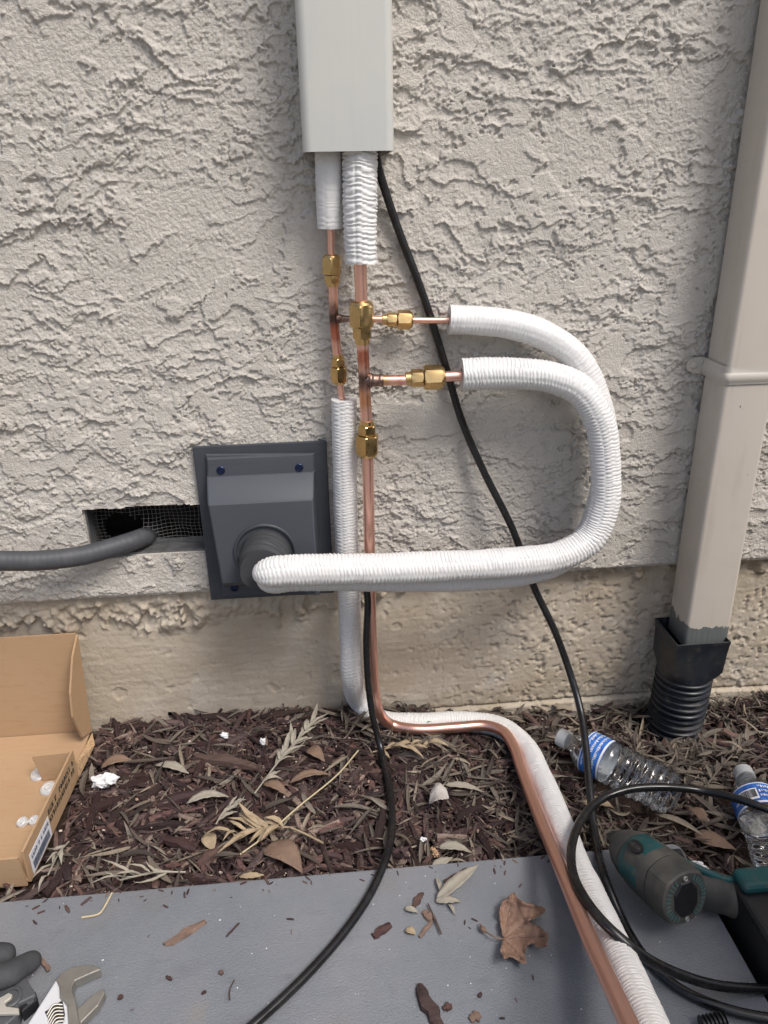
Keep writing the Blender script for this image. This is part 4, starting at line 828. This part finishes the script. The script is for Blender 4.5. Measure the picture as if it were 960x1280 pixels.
def thicken(V, F, t=.0005):
    n = len(V); V2 = np.vstack([V, V - np.array([0, 0, t])]); F2 = [tuple(f) for f in F] + [tuple(n + i for i in reversed(f)) for f in F]
    from collections import Counter
    ed = Counter(); dr_ = {}
    for f in F:
        for i in range(len(f)): e_ = (f[i], f[(i + 1) % len(f)]); k = tuple(sorted(e_)); ed[k] += 1; dr_[k] = e_
    F2 += [(dr_[k][1], dr_[k][0], n + dr_[k][0], n + dr_[k][1]) for k, c in ed.items() if c == 1]
    return V2, F2
def one_leaf(name, pa, pb, w, m, lab, z=(None, None), arch=.006, fold=.25, curl=0, seed=0, cat='leaf', group=None, parent=None, shape=1.0):
    def top(p):
        g = gr(*p, .02); return float(hm(g[0], g[1])) + .016
    za = top(pa) if z[0] is None else z[0]; zb_ = top(pb) if z[1] is None else z[1]
    V, F = thicken(*leaf_mesh(gr(*pa, za), gr(*pb, zb_), w, arch, fold, curl, 12, seed, shape)); o = build(name, V, F, m, parent)
    return tag(o, lab, cat, group) if parent is None else o
P1 = PZ + .003
one_leaf('willow_leaf', (545, 1126), (598, 1085), .016, M['grey_leaf'], 'long pale curved leaf on the pad between black cable and copper pipe', (P1, P1 + .004), .010, .35, .006, 3)
one_leaf('willow_leaf', (544, 1126), (577, 1127), .010, M['grey_leaf'], 'short pale pointed leaf tucked under the long curved leaf on the pad', (P1, P1), .004, .3, 0, 4)
one_leaf('dry_twig', (545, 1097), (553, 1122), .005, M['grey_leaf'], 'thin pale folded leaf stalk behind the long curved leaf on the pad', (P1, P1 + .002), .002, .5, 0, 5)
one_leaf('dry_twig', (560, 1130), (569, 1144), .004, M['grey_leaf'], 'thin pale leaf stalk pointing below the long curved leaf on the pad', (P1, P1), .002, .5, 0, 6)
def chipm(a, b, w, t, seed, n=7):           # splintered piece with uneven faces
    a, b = np.array(a, float), np.array(b, float); d = b - a; L = np.linalg.norm(d); d /= L; s = np.cross((0, 0, 1), d); s /= np.linalg.norm(s); u_ = np.cross(d, s)
    rr = random.Random(seed); V = []
    for i in range(n):
        q = i / (n - 1); e_ = (.35 + .65 * math.sin(math.pi * min(max(q, .06), .94)) ** .45) * rr.uniform(.8, 1.1); off = rr.uniform(-.12, .12) * w
        for (k, h_) in ((-.5, 0), (-.42, .75), (-.05, 1.0), (.4, .8), (.5, 0)):
            V.append(a + d * (q * L + rr.uniform(-.04, .04) * L * (i in (0, n - 1))) + s * (k * w * e_ + off) + u_ * (h_ * t * e_ * rr.uniform(.7, 1.15)))
    F = [(i * 5 + j, i * 5 + j + 1, (i + 1) * 5 + j + 1, (i + 1) * 5 + j) for i in range(n - 1) for j in range(4)] + [(i * 5 + 4, i * 5, (i + 1) * 5, (i + 1) * 5 + 4) for i in range(n - 1)]
    F += [(0, 1, 2, 3, 4), tuple((n - 1) * 5 + j for j in (4, 3, 2, 1, 0))]; return np.array(V), [tuple(reversed(f)) for f in F]
def chip(name, pa, pb, w, t, m, lab, z=PZ + .0005, seed=0, cat='bark chip'):
    V, F = chipm(gr(*pa, z), gr(*pb, z), w, t, seed); return tag(build(name, V, F, m, None, True, None, 30), lab, cat)
chip('wood_sliver', (206, 1182), (256, 1153), .011, .004, M['wood'], 'flat brown wood sliver lying diagonally on the pad', seed=1, cat='wood sliver')
chip('bark_chip', (467, 1172), (488, 1156), .011, .005, M['bark_piece'], 'stubby red brown bark chip on the pad right of the black cable', seed=2)
chip('bark_chip', (524, 1234), (549, 1284), .016, .008, M['bark_piece'], 'large pointed dark bark chip at the bottom edge of the pad', seed=3)
chip('bark_chip', (516, 1133), (528, 1117), .009, .004, M['bark_piece'], 'small dark bark chip on the pad pointing at the long curved leaf', seed=4)
chip('bark_chip', (555, 1103), (584, 1088), .007, .004, M['bark_piece'], 'curved dark bark strip lying beside the long curved leaf on the pad', seed=5)
chip('wood_sliver', (525, 1172), (540, 1151), .006, .003, M['wood'], 'narrow brown wood sliver below the small bark chips on the pad', seed=6, cat='wood sliver')
chip('bark_chip', (530, 1140), (541, 1150), .012, .005, M['wood'], 'ragged brown bark flake with a thorny tip on the pad', seed=7)
chip('thorn', (535, 1130), (552, 1168), .0028, .002, M['bark_piece'], 'long thin dark thorn crossing the ragged bark flake', PZ + .004, seed=8, cat='twig')
one_leaf('leaf_scrap', (506, 1135), (523, 1141), .008, M['grey_leaf'], 'small torn pale leaf scrap left of the ragged bark flake', (P1, P1), .002, .3, 0, 9)
one_leaf('leaf_scrap', (507, 1162), (520, 1168), .009, M['tan_leaf'], 'small torn tan leaf scrap under the brown wood sliver', (P1, P1), .002, .3, 0, 10)
chip('bark_chip', (554, 1262), (565, 1258), .008, .005, M['bark_piece'], 'round dark bark crumb beside the large pointed bark chip', seed=11)
chip('bark_chip', (588, 1276), (600, 1268), .011, .005, M['wood'], 'ragged brown bark crumb at the bottom edge below the lobed leaf', seed=12)
chip('bark_chip', (598, 1247), (602, 1242), .004, .003, M['bark_piece'], 'tiny dark bark crumb below the lobed leaf', seed=13)
chip('bark_chip', (148, 1250), (153, 1244), .006, .003, M['bark_piece'], 'dark red bark crumb right of the wrench jaws', seed=14)
chip('wood_sliver', (52, 1199), (62, 1214), .006, .004, M['wood'], 'short brown wood piece sticking out from under the glove finger', PZ + .002, seed=15, cat='wood sliver')
chip('bark_chip', (208, 1221), (215, 1225), .004, .003, M['bark_piece'], 'tiny bark crumb below the flat wood sliver', seed=16)
chip('bark_chip', (274, 1215), (279, 1218), .005, .003, M['bark_piece'], 'small dark bark crumb in the middle of the pad left of the cable', seed=17)
chip('twig', (283, 1171), (299, 1154), .0026, .002, M['bark_piece'], 'thin dark red twig on the pad right of the flat wood sliver', seed=18, cat='twig')
chip('bark_chip', (252, 1243), (258, 1239), .004, .002, M['bark_piece'], 'tiny narrow bark crumb right of the wrench', seed=19)
t_ = tube('straw_stem', [gr(102, 1147, PZ + .002), gr(124, 1142, PZ + .003), gr(132, 1131, PZ + .003), gr(140, 1116, PZ + .004)], .0011, M['straw'], None, 8, .002); tag(t_, 'bent pale straw stem on the pad edge below the cardboard box', 'straw')
t_ = tube('twig', [gr(293, 1225, PZ + .001), gr(287, 1238, PZ + .001), gr(287, 1250, PZ + .001)], .0008, M['bark_piece'], None, 8, .002); tag(t_, 'thin curved dark hair of bark lying on the pad left of the cable', 'twig')
# lobed plane tree leaf
pl = thing('plane_leaf', gr(650, 1165, PZ), 'large dry brown lobed leaf with curled edges lying on the grey pad', 'leaf')
ol = [(590, 270), (615, 248), (640, 225), (655, 222), (665, 245), (700, 270), (750, 283), (805, 300), (808, 318), (765, 345), (722, 366), (760, 382), (795, 405), (826, 432), (818, 460), (815, 492), (772, 500), (738, 475), (716, 486), (703, 530), (712, 578), (680, 573), (632, 541), (602, 555), (580, 515), (588, 480), (598, 452), (588, 415), (578, 360), (578, 305)]
kp = (598, 455)
p2 = []
for i in range(len(ol)):
    a, b = np.array(ol[i], float), np.array(ol[(i + 1) % len(ol)], float); m_ = max(1, int(np.linalg.norm(b - a) / 9))
    for k in range(m_): q = a + (b - a) * k / m_; p2.append(q + RNG.normal(0, 1.3, 2))
ins_ = [np.array(q, float) for q in np.stack(np.meshgrid(np.arange(575, 830, 9.0), np.arange(222, 580, 9.0)), -1).reshape(-1, 2)]
pts = [Vector(q) for q in p2] + [Vector(q + RNG.normal(0, 1.2, 2)) for q in ins_]
nb = len(p2); res = geometry.delaunay_2d_cdt(pts, [], [list(range(nb))], 1, .01)
tv = np.array([list(v) for v in res[0]]); tf = [tuple(f) for f in res[2]]
bd_ = np.array(p2); dist = np.array([np.min(np.hypot(*(bd_ - q).T)) for q in tv])
tips = np.array([(650, 225), (808, 308), (826, 440), (705, 575), (590, 545)], float); hz = np.zeros(len(tv)); vein = np.zeros(len(tv))
for q in tips:
    d = (q - kp) / np.linalg.norm(q - np.array(kp)); r = tv - np.array(kp); al = r @ d; pe = np.abs(r[:, 0] * d[1] - r[:, 1] * d[0]); vein = np.maximum(vein, np.exp(-(pe / 6) ** 2) * (al > 0))
rk = np.hypot(*(tv - np.array(kp)).T) / 220
hz = .005 + .020 * sst(.3, 1.1, rk) * (.6 + .6 * fbm(tv[:, 0] / 70, tv[:, 1] / 70, 6, 2)) + .010 * (1 - sst(0, 26, dist)) * (.4 + fbm(tv[:, 0] / 30, tv[:, 1] / 30, 4, 2)) - .0022 * vein + .002 * fbm(tv[:, 0] / 18, tv[:, 1] / 18, 9, 2) + .012 * (1 - sst(560, 640, tv[:, 0] + .4 * (500 - tv[:, 1])))
hz = np.maximum(hz, .0012)
V = np.array([gr(480 + x / 4, 1060 + y / 4, PZ + z) for (x, y), z in zip(tv, hz)])
V2, F2 = thicken(V, tf, .0006); build('leaf_blade', V2, F2, M['plane_leaf'], pl)
for q in tips:
    d = q - np.array(kp); P = []
    for u_ in np.linspace(0, .9, 8):
        c = np.array(kp) + d * u_; k = np.argmin(np.hypot(*(tv - c).T)); P.append(V[k] + np.array([0, 0, .0004]))
    tube('leaf_vein', P, lambda s, t: .0006 + 0 * s * t, M['wood'], pl, 6, .003)
tube('leaf_stalk', [gr(480 + x / 4, 1060 + y / 4, PZ + z) for x, y, z in ((600, 455, .006), (560, 448, .010), (520, 425, .008), (488, 398, .006), (480, 380, .005))], lambda s, t: .0009 + .0024 * np.exp(-((s - .030) / .004) ** 2) + 0 * t, M['brown_leaf'], pl, 10, .0015)

# named leaves and chips on the mulch
for i, (a, b, w, m, lab, ar, fo) in enumerate([
    ((233, 1004), (286, 996), .016, 'grey_leaf', 'pale grey pointed leaf in the mulch midway between box and cable', .006, .2),
    ((261, 1041), (267, 1064), .020, 'tan_leaf', 'small oval tan leaf standing among dark bark below the pale grey leaf', .004, .1),
    ((330, 1060), (378, 1091), .034, 'brown_leaf', 'broad smooth brown leaf at the pad edge left of the black cable', .010, .1),
    ((126, 960), (165, 950), .022, 'brown_leaf', 'dull brown leaf behind the white crumpled scrap near the box', .006, .2),
    ((194, 956), (236, 967), .016, 'grey_leaf', 'dull grey leaf beside the thick maroon bark chip near the footing', .005, .2),
    ((299, 1096), (330, 1094), .010, 'tan_leaf', 'thin pale leaf lying right along the pad edge', .002, .2),
    ((329, 979), (360, 996), .016, 'brown_leaf', 'folded brown leaf under the tan fanned frond', .006, .3),
    ((362, 979), (412, 968), .015, 'brown_leaf', 'long light brown leaf touching the dry stem left of the black cable', .008, .3),
    ((386, 935), (406, 952), .022, 'brown_leaf', 'broad brown leaf close to the footing left of the white sleeve', .008, .2),
    ((556, 981), (605, 990), .012, 'grey_leaf', 'long grey leaf in the mulch right of the whitish crumpled leaf', .005, .2),
    ((548, 1059), (590, 1066), .014, 'grey_leaf', 'grey curled leaf beside the tan shell at the pad edge', .006, .3),
    ((540, 1082), (566, 1072), .012, 'grey_leaf', 'short pale leaf at the pad edge below the tan shell', .004, .2),
    ((868, 1042), (920, 1062), .026, 'brown_leaf', 'dark red brown broad leaf between the two water bottles', .006, .1),
    ((862, 1010), (884, 1036), .018, 'brown_leaf', 'folded brown leaf in the mulch right of the bottle base', .008, .3),
    ((728, 1005), (768, 1010), .018, 'tan_leaf', 'tan leaf under the loop of black cable', .008, .2)]):
    one_leaf('dry_leaf', a, b, w, M[m], lab, arch=ar, fold=fo, seed=20 + i)
V, F = thicken(*leaf_mesh(gr(536, 1004, .03), gr(562, 1003, .034), .034, .010, .5, .008, 12, 77, .9)); tag(build('dry_leaf', V, F, mat('whitish_leaf', (.46, .42, .39), .75, mix=[(80, (.30, .26, .24), .45, .7, .7)], bump=[(150, .8, .002)])), 'whitish crumpled leaf in the mulch between black cable and copper', 'leaf')
def frond(root, tip, n, ll, w, m, lab, seed, spread=.75, one=None):
    rr = random.Random(seed); za = float(hm(*gr(*root, .02)[:2])) + .018; zb_ = float(hm(*gr(*tip, .02)[:2])) + .030
    a, b = gr(*root, za), gr(*tip, zb_); t = thing('dry_frond', a, lab, 'dry frond'); d = b - a; L = np.linalg.norm(d); d /= L; s = np.cross((0, 0, 1), d); s /= np.linalg.norm(s)
    tube('frond_stem', [a, (a + b) / 2 + np.array([0, 0, .006]), b], lambda s_, t_: .0012 + 0 * s_ * t_, m, t, 6, .006)
    for i in range(n):
        if rr.random() < .12: continue
        u_ = min(1, .12 + .88 * i / max(1, n - 1) + rr.uniform(-.04, .04)); sd = (1 if i % 2 else -1) if one is None else one; an = spread * rr.uniform(.5, 1.35) * (1 - .4 * u_)
        dd = d * math.cos(an) + s * sd * math.sin(an); p = a + d * (L * u_) + np.array([0, 0, .005 * math.sin(math.pi * u_)])
        q = p + dd * ll * rr.uniform(.55, 1.25) * (1 - .25 * abs(u_ - .5)) + np.array([0, 0, rr.uniform(-.012, .012)])
        V, F = thicken(*leaf_mesh(p, q, w * rr.uniform(.55, 1.15), rr.uniform(-.002, .008), rr.uniform(.2, .9), rr.uniform(-.008, .010), 8, seed * 50 + i)); build('leaflet', V, F, m, t)
frond((318, 992), (388, 908), 24, .044, .0075, M['grey_leaf'], 'long grey feathered frond leaning toward the footing left of the white sleeve', 1)
frond((366, 1034), (292, 1044), 15, .048, .0095, M['tan_leaf'], 'pale tan fan of dry leaflets on the mulch near the pad', 2, .9)
frond((232, 1090), (150, 1100), 9, .040, .0045, M['grey_leaf'], 'grey spray of thin dry leaflets along the pad edge right of the box', 3, .5)
frond((466, 940), (534, 932), 9, .034, .009, M['tan_leaf'], 'tan spray of leaflets under the bend of the bare copper', 4, .8)
frond((86, 1052), (60, 1094), 7, .026, .006, M['grey_leaf'], 'grey drooping leaflets against the labelled box corner', 5, .5)
frond((880, 985), (935, 925), 18, .036, .006, M['leaf_piece'], 'brown feathered frond by the footing right of the ribbed drain pipe', 6)
frond((800, 962), (786, 912), 14, .032, .005, M['leaf_piece'], 'brown feathered frond between ribbed drain pipe and bottle', 7)
frond((960, 950), (880, 938), 16, .036, .006, M['leaf_piece'], 'dull brown frond lying flat at the foot of the ribbed drain pipe', 8)
frond((270, 1030), (290, 1008), 5, .03, .006, M['grey_leaf'], 'small grey split leaf spray in the middle of the mulch', 9, .4)
for i, (a, b, w, t, lab) in enumerate([((243, 947), (322, 960), .018, .012, 'thick maroon bark chip lying level near the footing'), ((196, 1008), (262, 989), .017, .011, 'thick dark bark chip slanting up toward the grey frond'), ((246, 1082), (288, 1055), .013, .010, 'red brown bark chip slanting up near the pad edge'), ((203, 1050), (246, 1062), .014, .009, 'blunt brown bark chip under the small oval tan leaf'), ((165, 1078), (195, 1066), .013, .009, 'short dark bark chip above the grey spray at the pad edge')]):
    g = gr(*a, .02); chip('bark_chip', a, b, w, t, M['bark_piece'], lab, float(hm(g[0], g[1])) + .010, 40 + i)
t_ = tube('dry_stalk', [gr(300, 1068, .03), gr(330, 1046, .034), gr(376, 1006, .04), gr(420, 970, .045), gr(448, 938, .04)], .0011, M['straw'], None, 6, .004); tag(t_, 'long thin straw coloured stem crossing the mulch left of the black cable', 'stem')
t_ = tube('dry_stalk', [gr(362, 1034, .03), gr(385, 1044, .03), gr(404, 1054, .028)], .0016, M['tan_leaf'], None, 6, .004); tag(t_, 'short brown stalk sticking out of the pale tan leaf fan', 'stem')
def crumple(name, p, r, m, lab, seed, cat, sq=.7):
    bm = bmesh.new(); bmesh.ops.create_icosphere(bm, subdivisions=3, radius=1); V = np.array([v.co[:] for v in bm.verts]); F = [tuple(v.index for v in f.verts) for f in bm.faces]; bm.free()
    k = 1 + .8 * fbm(V[:, 0] * 1.6 + V[:, 2], V[:, 1] * 1.6 + seed, seed, 3) - .5 * np.abs(fbm(V[:, 0] * 3.2 + seed, V[:, 1] * 5 + V[:, 2] * 3, seed + 2, 2))
    V = V * k[:, None] * np.array(r); V[:, 2] *= sq; V = V + np.array(p); return tag(build(name, V, F, m, None, True, None, 18), lab, cat)
for i, (px, py, r, lab) in enumerate([(132, 976, (.019, .012, .016), 'white crumpled scrap on the dark mulch right of the cardboard box'), (281, 919, (.007, .005, .006), 'small white foam scrap close to the footing'), (328, 927, (.005, .005, .010), 'narrow white foam scrap left of the grey feathered frond'), (873, 1083, (.011, .007, .008), 'white twisted scrap behind the impact driver handle'), (884, 1090, (.006, .005, .007), 'small whitish scrap next to the driver battery'), (529, 1049, (.004, .003, .004), 'tiny white foam crumb in the mulch right of the black cable')]):
    g = gr(px, py, .022); g[2] = float(hm(g[0], g[1])) + .016; crumple('foam_scrap', gr(px, py, g[2]), r, M['scrap'], lab, i + 1, 'foam scrap')
crumple('seed_shell', gr(543, 1066, .02), (.0062, .0062, .007), M['nutshell'], 'smooth round tan shell in the mulch at the pad edge', 21, 'shell', 1)
tg = thing('plastic_plug', gr(886, 1276, PZ), 'black ribbed plastic plug at the bottom edge of the pad below the cables', 'plastic plug')
p0 = gr(876, 1282, PZ + .010); p1 = gr(906, 1276, PZ + .012); tube('ribbed_plug', [p0, p1], lambda s, t: .006 + .003 * (np.sin(s * 1500) > 0) + 0 * t, M['black_tool'], tg, 20, .0008)
mb = MB()
for i in range(90):                      # loose white crumbs
    x, y = RNG.uniform(-.45, .43), RNG.uniform(-.62, -.35); r = RNG.uniform(.0003, .0010) * (1.6 if RNG.random() < .06 else 1)
    a = RNG.uniform(0, 6.28); ca, sa = math.cos(a) * r, math.sin(a) * r
    mb.add([(x + ca, y + sa, PZ), (x - sa, y + ca, PZ), (x - ca, y - sa * .7, PZ), (x + sa, y - ca, PZ), (x + ca * .2, y, PZ + r)], [(0, 1, 4), (1, 2, 4), (2, 3, 4), (3, 0, 4)])
o = mb.build('foam_crumbs', M['scrap'], None, False); o['kind'] = 'stuff'; o['label'] = 'tiny white crumbs scattered over the grey pad'

# ------------------------------------------------------------------ mulch: largest pieces one by one, the rest in mass
def seg_d(x, y, a, b):
    a, b = np.array(a)[:2], np.array(b)[:2]; d = b - a; t = np.clip(((x - a[0]) * d[0] + (y - a[1]) * d[1]) / (d @ d), 0, 1); return np.hypot(x - a[0] - t * d[0], y - a[1] - t * d[1])
def free(x, y, pad=.0):
    ok = ~((x < PX1 + .002) & (x > PX0) & (y < PYB + .004 - pad))
    ok &= ~((x < XR + .014 + pad) & (y > YF - .01 - pad)); ok &= (y < .016)
    ok &= (np.hypot(x - cxp, y - cyp) > .042)
    ok &= seg_d(x, y, B1a, B1b) > .022 + pad * 1.6; ok &= seg_d(x, y, B2a, B2b) > .022 + pad * 1.6
    return ok
def euler_np(yaw, pit, rol):
    cy_, sy_, cp, sp, cr, sr = np.cos(yaw), np.sin(yaw), np.cos(pit), np.sin(pit), np.cos(rol), np.sin(rol)
    return np.stack([np.stack([cy_ * cp, cy_ * sp * sr - sy_ * cr, cy_ * sp * cr + sy_ * sr], -1), np.stack([sy_ * cp, sy_ * sp * sr + cy_ * cr, sy_ * sp * cr - cy_ * sr], -1), np.stack([-sp, cp * sr, cp * cr], -1)], -2)
def unit_chip(s): V, F = chipm((-.5, 0, -.5), (.5, 0, -.5), 1, 1, s, 5); return V, F
def unit_leaf(s):
    V, F = leaf_mesh((-.5, 0, 0), (.5, 0, 0), .11, random.Random(s).uniform(-.04, .13), random.Random(s + 5).uniform(.1, .9), random.Random(s + 9).uniform(-.10, .20), 7, s); V[:, 2] *= 1; return V, F
def scatter(n, lo, hi, xr, yr, dens, seed):
    r = np.random.default_rng(seed); X_, Y_ = r.uniform(*xr, n * 6), r.uniform(*yr, n * 6); k = free(X_, Y_) & (r.random(n * 6) < dens(X_, Y_)); X_, Y_ = X_[k][:n], Y_[k][:n]; m_ = len(X_)
    L = lo + (hi - lo) * r.random(m_) ** 2.2
    return X_, Y_, L, r
XRG, YRG = (-.62, .95), (-.80, .018)
leafy = lambda x, y: (.35 + .9 * sst(-.25, .3, fbm(np.asarray(x) * 16, np.asarray(y) * 16, 41, 2))) * np.clip(.32 + .68 * sst(-.05, .34, x) + .35 * sst(-.12, -.02, y) * sst(-.35, -.1, x), 0, 1)
barky = lambda x, y: np.clip(1.0 - .72 * sst(.15, .42, x), 0, 1)
def mass(name, var, X_, Y_, L, wr, tr, zr_, pit, r, cols, m, lab):
    VS, FS, CS_ = [], [], []; base = 0; k = r.integers(0, len(var), len(X_))
    for v in range(len(var)):
        i = np.where(k == v)[0]
        if len(i) == 0: continue
        U, F = var[v]; sc = np.stack([L[i], L[i] * r.uniform(*wr, len(i)), L[i] * r.uniform(*tr, len(i))], -1)
        R3 = euler_np(r.uniform(0, 6.283, len(i)), r.normal(0, pit, len(i)), r.normal(0, pit * 1.4, len(i)))
        P = np.einsum('nij,nkj->nki', R3, U[None] * sc[:, None, :]); Zc = hm(X_[i], Y_[i]) + r.uniform(*zr_, len(i))
        P = P + np.stack([X_[i], Y_[i], Zc], -1)[:, None, :]
        P[..., 1] = np.minimum(P[..., 1], .0185)
        nf = len(U); VS.append(P.reshape(-1, 3)); off = base + np.arange(len(i)) * nf
        for f in F: FS.append((np.array(f)[None] + off[:, None]).tolist())
        base += nf * len(i); c = cols[r.integers(0, len(cols), len(i))] * r.uniform(.7, 1.3, (len(i), 1)); CS_.append(np.repeat(c, nf, 0))
    o = build(name, np.vstack(VS), [f for q in FS for f in q], m, MULCH, False, np.vstack(CS_)); o['kind'] = 'stuff'; o['label'] = lab; return o
chips = [unit_chip(s) for s in range(10)]; shr = [chipm((-.5, 0, -.5), (.5, 0, -.5), 1, 1, s + 40, 3) for s in range(10)]; leaves = [unit_leaf(s) for s in range(16)]
bc_ = np.array([(.044, .025, .024), (.082, .044, .039), (.110, .066, .055), (.055, .034, .033), (.030, .018, .019), (.19, .14, .115), (.085, .058, .054)])
lc_ = np.array([(.18, .155, .13), (.10, .082, .07), (.25, .215, .175), (.065, .05, .044), (.13, .108, .092), (.33, .275, .21)])
X_, Y_, L, r = scatter(15000, .006, .034, XRG, YRG, barky, 1)
mass('bark_shreds', shr, X_, Y_, L, (.06, .30), (.05, .16), (-.006, .011), .26, r, bc_, M['bark'], 'dark shredded bark covering the bed')
X_, Y_, L, r = scatter(1700, .026, .070, XRG, YRG, barky, 21)
mass('bark_strips', chips, X_, Y_, L, (.07, .22), (.06, .14), (-.002, .011), .16, r, bc_ * 1.25, M['bark'], 'splintered bark strips covering the bed')
X_, Y_, L, r = scatter(7000, .014, .068, XRG, YRG, leafy, 2)
mass('leaf_litter', leaves, X_, Y_, L, (.4, 1.3), (.6, 1.0), (-.002, .016), .30, r, lc_ * .70, M['litter'], 'dry narrow leaves littering the bed')
X_, Y_, L, r = scatter(2600, .001, .005, XRG, YRG, lambda x, y: np.full_like(x, .6), 3)
mass('pale_fragments', shr, X_, Y_, L, (.4, .9), (.3, .6), (.004, .014), .4, r, np.array([(.42, .28, .20), (.30, .20, .14), (.5, .42, .36), (.2, .13, .09)]), M['litter'], 'tiny pale wood fragments in the bed')
def shared(name, U, F, m):
    me = bpy.data.meshes.new(name); me.from_pydata(U.tolist(), [], [list(map(int, f)) for f in F]); me.update(); me.polygons.foreach_set('use_smooth', np.ones(len(me.polygons), dtype=bool)); me.set_sharp_from_angle(angle=R_(35)); me.materials.append(m); return me
def pieces(name, var, m, n, lo, hi, wr, tr, zr_, pit, dens, seed):
    ms = [shared(name, *thicken(*v, .008) if name == 'dry_leaf' else v, m) for v in var]; X_, Y_, L, r = scatter(n, lo, hi, (-.45, .62), (-.36, .012), dens, seed); off = wloc(MULCH)
    k2 = free(X_, Y_, .012); X_, Y_, L = X_[k2], Y_[k2], L[k2]
    for i in range(len(X_)):
        o = bpy.data.objects.new(name, ms[int(r.integers(len(ms)))]); COL.objects.link(o); o.parent = MULCH
        o.location = Vector((X_[i], min(Y_[i], .006), float(hm(X_[i], Y_[i])) + r.uniform(*zr_))) - off
        o.rotation_euler = (r.normal(0, pit * 1.3), r.normal(0, pit), r.uniform(0, 6.283) if abs(Y_[i]) > .03 else r.normal(0, .25)); o.scale = (L[i], L[i] * r.uniform(*wr), L[i] * r.uniform(*tr))
pieces('bark_chip', chips, M['bark_piece'], 300, .026, .085, (.09, .24), (.08, .16), (.002, .013), .12, barky, 11)
pieces('dry_leaf', leaves, M['leaf_piece'], 285, .036, .082, (.55, 1.35), (.6, 1.0), (.008, .018), .14, leafy, 12)

rp = np.random.default_rng(31); mb = MB()
for i in range(80):
    x = rp.uniform(-.42, .42); y = PYB - abs(rp.normal(0, .018)); L = rp.uniform(.002, .009) * (2 if rp.random() < .08 else 1); a = rp.uniform(0, 6.283)
    if i < 18: y = rp.uniform(-.60, -.35)
    V, F = shr[i % 10]; c, sn = math.cos(a), math.sin(a); P = V * np.array([L, L * .35, L * .2]); P = np.stack([P[:, 0] * c - P[:, 1] * sn + x, P[:, 0] * sn + P[:, 1] * c + y, P[:, 2] - P[:, 2].min() + PZ], -1); mb.add(P, F, bc_[i % len(bc_)])
o = mb.build('bark_crumbs', M['bark'], None, False, None, True); o['kind'] = 'stuff'; o['label'] = 'small bark crumbs spilled over the edge of the grey pad'

GROUPS = {'leaf': 'dry leaves lying about', 'bark chip': 'loose bark chips', 'dry frond': 'dried fronds on the mulch', 'foam scrap': 'white foam scraps', 'cable': 'black cables', 'water bottle': 'water bottles on the mulch',
          'copper pipe': 'copper lines on the wall', 'insulated hose': 'white insulated hoses', 'wood sliver': 'wood slivers on the pad', 'twig': 'twigs on the pad', 'stem': 'dry stems on the mulch'}
for o in bpy.data.objects:
    if o.parent is None and o.get('category') in GROUPS and not o.get('group'): o['group'] = GROUPS[o['category']]
